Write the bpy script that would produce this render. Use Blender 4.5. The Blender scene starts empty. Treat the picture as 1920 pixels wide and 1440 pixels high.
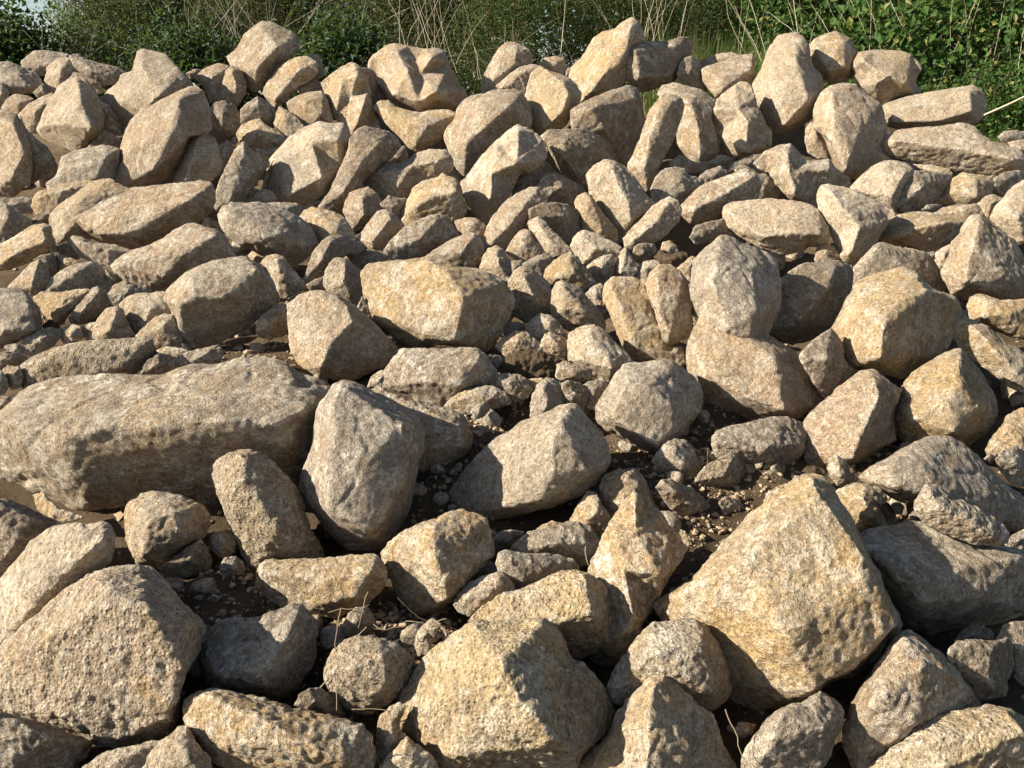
import bpy, bmesh, math, random
import numpy as np
from mathutils import Vector
from mathutils.geometry import delaunay_2d_cdt

random.seed(7)
RNG = np.random.default_rng(11)
SC = bpy.context.scene
COL = SC.collection

# ------------------------------------------------------------------ camera, sky, sun, exposure
F = 1450.0                       # focal length in pixels of the 1920-wide photograph
PITCH = math.radians(20.0)
CAMZ = 1.6
cam = bpy.data.cameras.new('camera'); cam.sensor_width = 36.0; cam.lens = 36.0 * F / 1920.0
cam.clip_start = 0.05; cam.clip_end = 2000.0
cam_ob = bpy.data.objects.new('camera', cam); COL.objects.link(cam_ob)
cam_ob.location = (0, 0, CAMZ); cam_ob.rotation_euler = (math.pi / 2 - PITCH, 0, 0)
SC.camera = cam_ob

SUN_EL = math.radians(29.0)
SUN_AZ = (-0.980, -0.199)        # horizontal direction towards the sun
sun_dir = Vector((SUN_AZ[0] * math.cos(SUN_EL), SUN_AZ[1] * math.cos(SUN_EL), math.sin(SUN_EL))).normalized()
sun = bpy.data.lights.new('sun', 'SUN'); sun.energy = 5.0; sun.angle = math.radians(0.5); sun.color = (1.0, 0.93, 0.80)
sun_ob = bpy.data.objects.new('sun', sun); COL.objects.link(sun_ob)
sun_ob.rotation_euler = (-sun_dir).to_track_quat('-Z', 'Y').to_euler()
sun_ob.location = (-6, -2, 8)

world = bpy.data.worlds.new('World'); SC.world = world; world.use_nodes = True
wn = world.node_tree.nodes; wl = world.node_tree.links
sky = wn.new('ShaderNodeTexSky'); sky.sky_type = 'NISHITA'; sky.sun_disc = False
sky.sun_elevation = SUN_EL; sky.sun_rotation = math.atan2(sun_dir.x, sun_dir.y)
wl.new(sky.outputs['Color'], wn['Background'].inputs['Color'])
wn['Background'].inputs['Strength'].default_value = 0.060
SC.view_settings.view_transform = 'Standard'; SC.view_settings.look = 'None'
SC.view_settings.exposure = 1.2; SC.view_settings.gamma = 1.0

SC.cycles.max_bounces = 5; SC.cycles.diffuse_bounces = 3; SC.cycles.glossy_bounces = 1; SC.cycles.transmission_bounces = 3

# ------------------------------------------------------------------ helpers
CP, SP = math.cos(PITCH), math.sin(PITCH)
def pix(u, v, zc):
    """world point seen at photograph pixel (u, v) at depth zc along the camera axis"""
    u = np.asarray(u, float); v = np.asarray(v, float); zc = np.asarray(zc, float)
    a = (u - 960.0) / F; b = -(v - 720.0) / F
    return np.stack([a * zc, (CP + b * SP) * zc, CAMZ + (-SP + b * CP) * zc], -1)

PY = np.array([0.0, 1.35, 2.2, 3.0, 4.2, 5.8, 7.0, 7.6])
PZ = np.array([0.02, 0.12, 0.28, 0.52, 0.80, 1.25, 1.95, 2.1])
def prof(y):
    return np.interp(y, PY, PZ)
_vs = np.linspace(-60, 1500, 400)
def _solve(v):
    b = -(v - 720.0) / F
    ys = np.linspace(0.8, 7.35, 900)
    z = ys / (CP + b * SP)
    h = CAMZ + (-SP + b * CP) * z
    hit = np.where(h <= prof(ys))[0]
    return z[hit[0]] if len(hit) else z[-1]
_zs = np.array([_solve(v) for v in _vs])
def row_depth(v):
    return float(np.interp(v, _vs, _zs))

PERM = np.random.default_rng(3).permutation(256); PERM = np.concatenate([PERM, PERM, PERM])
GR = np.random.default_rng(4).normal(size=(256, 3)); GR /= np.linalg.norm(GR, axis=1)[:, None]
def noise(p):
    """gradient noise, about -1..1"""
    i = np.floor(p).astype(np.int64); f = p - i; i &= 255
    w = f * f * f * (f * (f * 6 - 15) + 10)
    r = 0.0
    for dx in (0, 1):
        wx = w[:, 0] if dx else 1 - w[:, 0]
        for dy in (0, 1):
            wy = w[:, 1] if dy else 1 - w[:, 1]
            for dz in (0, 1):
                wz = w[:, 2] if dz else 1 - w[:, 2]
                h = PERM[PERM[PERM[i[:, 0] + dx] + i[:, 1] + dy] + i[:, 2] + dz] & 255
                g = GR[h]
                r = r + wx * wy * wz * (g[:, 0] * (f[:, 0] - dx) + g[:, 1] * (f[:, 1] - dy) + g[:, 2] * (f[:, 2] - dz))
    return r * 1.6

def np_mesh(name, V, Fc, smooth=True):
    me = bpy.data.meshes.new(name)
    V = np.ascontiguousarray(V, np.float32); Fc = np.ascontiguousarray(Fc, np.int32)
    k = Fc.shape[1]
    me.vertices.add(len(V)); me.vertices.foreach_set('co', V.ravel())
    me.loops.add(Fc.size); me.loops.foreach_set('vertex_index', Fc.ravel())
    me.polygons.add(len(Fc)); me.polygons.foreach_set('loop_start', np.arange(0, Fc.size, k, dtype=np.int32))
    me.polygons.foreach_set('use_smooth', np.full(len(Fc), smooth))
    me.update(calc_edges=True)
    return me
def link(name, me, mat=None, parent=None, loc=(0, 0, 0)):
    o = bpy.data.objects.new(name, me); COL.objects.link(o); o.location = loc
    if mat is not None and me is not None and not me.materials: me.materials.append(mat)
    if parent is not None: o.parent = parent
    return o
def tag(o, label, cat, group=None, kind=None):
    if label: o['label'] = label
    if cat: o['category'] = cat
    if group: o['group'] = group
    if kind: o['kind'] = kind
    return o

def new_mat(name):
    m = bpy.data.materials.new(name); m.use_nodes = True
    nt = m.node_tree; nt.nodes.clear()
    return m, nt.nodes, nt.links
class NB:
    """small node-building helper"""
    def __init__(s, name): s.m, s.n, s.l = new_mat(name)
    def node(s, t, **kw):
        x = s.n.new(t)
        for k, v in kw.items(): setattr(x, k, v)
        return x
    def put(s, sock, v):
        if hasattr(v, 'links'): s.l.new(v, sock)
        else: sock.default_value = v
    def noise(s, vec, scale, detail=4, rough=0.55, dist=0.0):
        x = s.node('ShaderNodeTexNoise'); s.put(x.inputs['Vector'], vec); x.inputs['Scale'].default_value = scale
        x.inputs['Detail'].default_value = detail; x.inputs['Roughness'].default_value = rough; x.inputs['Distortion'].default_value = dist
        return x.outputs['Fac']
    def ramp(s, fac, lo, hi, a=0.0, b=1.0):
        x = s.node('ShaderNodeMapRange'); s.put(x.inputs['Value'], fac)
        x.inputs['From Min'].default_value = lo; x.inputs['From Max'].default_value = hi
        x.inputs['To Min'].default_value = a; x.inputs['To Max'].default_value = b
        return x.outputs['Result']
    def mix(s, fac, a, b, mode='MIX'):
        x = s.node('ShaderNodeMix', data_type='RGBA', blend_type=mode)
        s.put(x.inputs[0], fac); s.put(x.inputs[6], a); s.put(x.inputs[7], b)
        return x.outputs[2]
    def math(s, op, a, b=0.0):
        x = s.node('ShaderNodeMath', operation=op); s.put(x.inputs[0], a); s.put(x.inputs[1], b)
        return x.outputs[0]
    def bump(s, h, strength, dist, normal=None):
        x = s.node('ShaderNodeBump'); s.put(x.inputs['Height'], h); x.inputs['Strength'].default_value = strength
        x.inputs['Distance'].default_value = dist
        if normal is not None: s.l.new(normal, x.inputs['Normal'])
        return x.outputs['Normal']
    def out(s, col, rough, normal=None, spec=0.25, trans=None):
        p = s.node('ShaderNodeBsdfPrincipled'); s.put(p.inputs['Base Color'], col); s.put(p.inputs['Roughness'], rough)
        p.inputs['Specular IOR Level'].default_value = spec
        if normal is not None: s.l.new(normal, p.inputs['Normal'])
        o = s.node('ShaderNodeOutputMaterial'); sh = p.outputs[0]
        if trans is not None:
            t = s.node('ShaderNodeBsdfTranslucent'); s.put(t.inputs['Color'], trans[1])
            mx = s.node('ShaderNodeMixShader'); mx.inputs[0].default_value = trans[0]
            s.l.new(sh, mx.inputs[1]); s.l.new(t.outputs[0], mx.inputs[2]); sh = mx.outputs[0]
        s.l.new(sh, o.inputs['Surface'])
        return s.m

# ------------------------------------------------------------------ materials
def rock_material(name, speck, pits, white, ochre):
    b = NB(name)
    tc = b.node('ShaderNodeTexCoord'); oi = b.node('ShaderNodeObjectInfo')
    off = b.node('ShaderNodeVectorMath', operation='SCALE'); off.inputs[0].default_value = (37.0, 61.0, 23.0)
    b.l.new(oi.outputs['Random'], off.inputs['Scale'])
    ad = b.node('ShaderNodeVectorMath', operation='ADD'); b.l.new(tc.outputs['Object'], ad.inputs[0]); b.l.new(off.outputs[0], ad.inputs[1])
    p = ad.outputs[0]
    base = oi.outputs['Color']
    r2 = b.math('FRACT', b.math('MULTIPLY', oi.outputs['Random'], 13.7))
    r3 = b.math('FRACT', b.math('MULTIPLY', oi.outputs['Random'], 29.3))
    rot = b.node('ShaderNodeVectorRotate', rotation_type='AXIS_ANGLE'); b.l.new(p, rot.inputs['Vector'])
    rot.inputs['Axis'].default_value = (0.7, 0.6, 0.25); b.l.new(b.math('MULTIPLY', oi.outputs['Random'], 40.0), rot.inputs['Angle'])
    bed = b.node('ShaderNodeVectorMath', operation='MULTIPLY'); b.l.new(rot.outputs[0], bed.inputs[0]); bed.inputs[1].default_value = (1.0, 1.0, 3.6)
    # broad weathering: grey skin against fresher ochre stone
    nz = b.node('ShaderNodeTexNoise'); b.l.new(p, nz.inputs['Vector']); nz.inputs['Scale'].default_value = 4.2; nz.inputs['Detail'].default_value = 4; nz.inputs['Roughness'].default_value = 0.6; nz.inputs['Distortion'].default_value = 0.5
    sx = b.node('ShaderNodeSeparateColor'); b.l.new(nz.outputs['Color'], sx.inputs[0])
    big, och, wf2 = sx.outputs[0], sx.outputs[1], sx.outputs[2]
    grey = b.mix(0.5, base, (0.33, 0.285, 0.225, 1))
    c = b.mix(b.ramp(big, 0.44, 0.60), base, grey)
    c = b.mix(b.ramp(och, 0.56, 0.70, 0, ochre), c, (0.53, 0.345, 0.15, 1))
    # crusts: crisp pale patches and brown weathered ones
    nk = b.node('ShaderNodeTexNoise'); b.l.new(p, nk.inputs['Vector']); nk.inputs['Scale'].default_value = 7.5; nk.inputs['Detail'].default_value = 6; nk.inputs['Roughness'].default_value = 0.78; nk.inputs['Distortion'].default_value = 0.3
    sk = b.node('ShaderNodeSeparateColor'); b.l.new(nk.outputs['Color'], sk.inputs[0])
    c = b.mix(b.ramp(sk.outputs[0], 0.52, 0.60, 0, 0.55), c, (0.25, 0.178, 0.115, 1))
    c = b.mix(b.ramp(sk.outputs[1], 0.52, 0.58, 0, 0.50), c, (0.68, 0.60, 0.47, 1))
    # lime bloom and worn pale edges
    wf = b.noise(p, 15.0, 6, 0.8, 0.6)
    wm = b.math('MULTIPLY', b.ramp(wf, 0.49, 0.58), b.ramp(wf2, 0.34, 0.60))
    geo = b.node('ShaderNodeNewGeometry')
    edge = b.ramp(geo.outputs['Pointiness'], 0.504, 0.54)
    em = b.math('MULTIPLY', edge, b.ramp(b.noise(p, 30, 5, 0.7), 0.38, 0.62))
    wm = b.math('MAXIMUM', b.math('MULTIPLY', wm, b.math('MULTIPLY', b.ramp(r2, 0, 1, 0.35, 1.15), white)), b.math('MULTIPLY', em, 0.85))
    c = b.mix(wm, c, (0.74, 0.66, 0.54, 1))
    # rusty and dark mottling, fine grain
    dk = b.noise(bed.outputs[0], 11.0, 5, 0.72, 0.4)
    c = b.mix(b.math('MULTIPLY', b.ramp(dk, 0.50, 0.70), b.ramp(r3, 0, 1, 0.15, 0.7)), c, (0.16, 0.098, 0.045, 1))
    gr = b.noise(p, 75.0, 5, 0.75)
    c = b.mix(1.0, c, b.mix(b.ramp(gr, 0.30, 0.70), (0.52, 0.50, 0.47, 1), (1.40, 1.39, 1.37, 1)), 'MULTIPLY')
    vo = b.node('ShaderNodeTexVoronoi', feature='F1'); b.l.new(p, vo.inputs['Vector']); vo.inputs['Scale'].default_value = 85.0
    sp = b.math('MULTIPLY', b.ramp(vo.outputs['Distance'], 0.33, 0.16), b.ramp(b.noise(p, 24, 4, 0.7), 0.50, 0.60))
    c = b.mix(b.math('MULTIPLY', sp, speck), c, (0.075, 0.058, 0.042, 1))
    # relief
    n1 = b.bump(b.noise(p, 17.0, 5, 0.72), 1.0, 0.040)
    n2 = b.bump(b.noise(p, 75.0, 4, 0.78), 1.0, 0.019, n1)
    n3 = b.bump(b.ramp(vo.outputs['Distance'], 0.05, 0.5), pits, 0.007, n2)
    return b.out(c, 0.92, n3, 0.18)
M_ROCK = rock_material('limestone', 0.55, 0.35, 0.9, 0.40)
M_SPECK = rock_material('limestone_speckled', 1.0, 0.8, 1.0, 0.3)
M_PITTED = rock_material('limestone_pitted', 0.7, 0.9, 0.8, 0.55)

def soil_material():
    b = NB('soil')
    tc = b.node('ShaderNodeTexCoord'); p = tc.outputs['Object']
    c = b.mix(b.ramp(b.noise(p, 6, 6, 0.65), 0.35, 0.65), (0.21, 0.145, 0.088, 1), (0.37, 0.265, 0.162, 1))
    c = b.mix(b.ramp(b.noise(p, 60, 4, 0.7), 0.52, 0.66), c, (0.34, 0.25, 0.155, 1))
    n = b.bump(b.noise(p, 35, 8, 0.75), 1.0, 0.03)
    n = b.bump(b.noise(p, 140, 4, 0.75), 0.8, 0.008, n)
    return b.out(c, 0.96, n, 0.1)
M_SOIL = soil_material()

def leaf_material(name, a, c2, dry=None, tr=0.3):
    b = NB(name)
    g = b.node('ShaderNodeNewGeometry'); r = g.outputs['Random Per Island']
    c = b.mix(r, a, c2)
    if dry is not None: c = b.mix(b.ramp(r, 0.86, 0.9), c, dry)
    return b.out(c, 0.6, None, 0.25, (tr, b.mix(0.5, c, (0.16, 0.22, 0.03, 1))))
M_IVY = leaf_material('ivy_leaf', (0.012, 0.030, 0.009, 1), (0.040, 0.082, 0.020, 1))
M_HEDGE = leaf_material('hedge_leaf', (0.022, 0.044, 0.010, 1), (0.070, 0.105, 0.024, 1), (0.17, 0.12, 0.055, 1))
M_DULL = leaf_material('dull_leaf', (0.026, 0.034, 0.011, 1), (0.070, 0.078, 0.026, 1), (0.17, 0.125, 0.065, 1))
M_BRAMBLE = leaf_material('bramble_leaf', (0.020, 0.055, 0.010, 1), (0.075, 0.145, 0.026, 1), (0.2, 0.2, 0.06, 1), 0.38)
M_WILLOW = leaf_material('willow_leaf', (0.085, 0.10, 0.035, 1), (0.2, 0.215, 0.085, 1), None, 0.4)
M_GRASS = leaf_material('grass_blade', (0.045, 0.085, 0.015, 1), (0.14, 0.185, 0.05, 1), (0.33, 0.28, 0.14, 1), 0.35)
def stalk_material(name, c1, c2):
    b = NB(name); tc = b.node('ShaderNodeTexCoord'); oi = b.node('ShaderNodeObjectInfo')
    c = b.mix(oi.outputs['Random'], c1, c2)
    c = b.mix(b.ramp(b.noise(tc.outputs['Object'], 30, 4), 0.45, 0.7, 0, 0.5), c, (0.13, 0.10, 0.07, 1))
    return b.out(c, 0.75, None, 0.2)
M_STALK = stalk_material('dry_stalk', (0.34, 0.27, 0.17, 1), (0.60, 0.52, 0.38, 1))
M_BARK = stalk_material('bark', (0.09, 0.07, 0.05, 1), (0.15, 0.115, 0.08, 1))

# ------------------------------------------------------------------ ground: one sheet, the soil core of the heap and the bank behind
SOIL_PATCHES = [(470, 640, .34, .20), (870, 770, .22, .14), (1000, 690, .25, .10), (1310, 800, .25, .20), (1290, 890, .30, .20), (1440, 905, .30, .17),
                (830, 900, .26, .14), (430, 1095, .22, .15), (700, 1160, .18, .12), (800, 1170, .14, .10), (1690, 880, .25, .13), (1250, 480, .35, .18), (1280, 980, .22, .15), (1320, 470, .3, .14), (1700, 1000, .16, .12), (90, 690, .3, .1)]
PATCH_XY = []
for (u, v, r, h) in SOIL_PATCHES:
    q = pix(u, v, row_depth(v)); PATCH_XY.append((q[0], q[1], r, h))
def soil_height(X, Y):
    z = prof(Y) - np.interp(Y, [3.2, 4.4, 6.2, 6.8], [0.14, 0.46, 0.5, 0.70]) - 0.8 * np.clip((X - 3.3) / 1.2, 0, 1) * np.clip((Y - 5.6) / 0.8, 0, 1); lift = np.zeros_like(X)
    for (x, y, r, h) in PATCH_XY:
        lift = np.maximum(lift, 0.5 * h * np.exp(-(((X - x) ** 2 + ((Y - y) * 0.8) ** 2) / (r * r)) ** 1.5))
    z = z + lift
    back = np.interp(Y, [7.25, 7.9, 9.0, 10.5, 12.5, 16, 40, 400], [1.7, 1.05, 1.0, 1.25, 1.6, 1.7, 1.5, 0.0])
    t = np.clip((Y - 7.0) / 0.7, 0, 1)
    z = z * (1 - t) + back * t
    far = np.clip((np.abs(X) - 9) / 20.0, 0, 1)
    z = z * (1 - far)
    q = np.stack([X, Y, np.zeros_like(X)], -1).reshape(-1, 3)
    n = noise(q * 2.3) * 0.05 + noise(q * 7.1 + 5) * 0.025 + noise(q * 19.0 + 9) * 0.012
    near = (np.abs(X) < 12) & (Y > -3) & (Y < 16)
    return z + n.reshape(X.shape) * near
xs = np.concatenate([[-500, -200, -80, -40, -22, -14, -10], np.arange(-7.5, 7.51, 0.05), [10, 14, 22, 40, 80, 200, 500]])
ys = np.concatenate([[-500, -150, -50, -15, -5, -1.5, 0], np.arange(0.6, 8.6, 0.05), np.arange(8.7, 16, 0.25), [20, 30, 60, 150, 400, 900]])
GX, GY = np.meshgrid(xs, ys)
GZ = soil_height(GX, GY)
nx, ny = len(xs), len(ys)
idx = np.arange(nx * ny).reshape(ny, nx)
gf = np.stack([idx[:-1, :-1], idx[:-1, 1:], idx[1:, 1:], idx[1:, :-1]], -1).reshape(-1, 4)
ground = link('ground', np_mesh('ground', np.stack([GX, GY, GZ], -1).reshape(-1, 3), gf), M_SOIL)
ground['kind'] = 'structure'; ground['label'] = 'brown stony soil under the rock heap and the bank behind'

# ------------------------------------------------------------------ the rocks
TILE = {}
for ci, x0 in enumerate((0, 400, 800, 1200, 1420)):
    for ri, y0 in enumerate((0, 300, 600, 900)):
        TILE['ABCD'[ri] + str(ci)] = (x0, y0, 10 / 3.84)
for ci, x0 in enumerate((0, 400, 800, 1200, 1520)):
    TILE['E' + str(ci)] = (x0, 1140, 10 / 4.8)
TILE['P'] = (0, 0, 1.0)
TONE = {  # stone colour (albedo; 'd' is brown with shade painted in), roughness of the relief
    't': ((0.48, 0.352, 0.226), 1.0), 'g': ((0.40, 0.322, 0.242), 0.9), 'o': ((0.535, 0.378, 0.205), 1.0), 'p': ((0.475, 0.350, 0.238), 1.0),
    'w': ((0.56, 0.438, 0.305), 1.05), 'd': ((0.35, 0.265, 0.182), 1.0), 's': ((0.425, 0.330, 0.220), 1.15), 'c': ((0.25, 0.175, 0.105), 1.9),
    'h': ((0.385, 0.292, 0.196), 0.9), 'r': ((0.46, 0.345, 0.230), 1.15), 'y': ((0.50, 0.374, 0.208), 1.15)}
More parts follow.
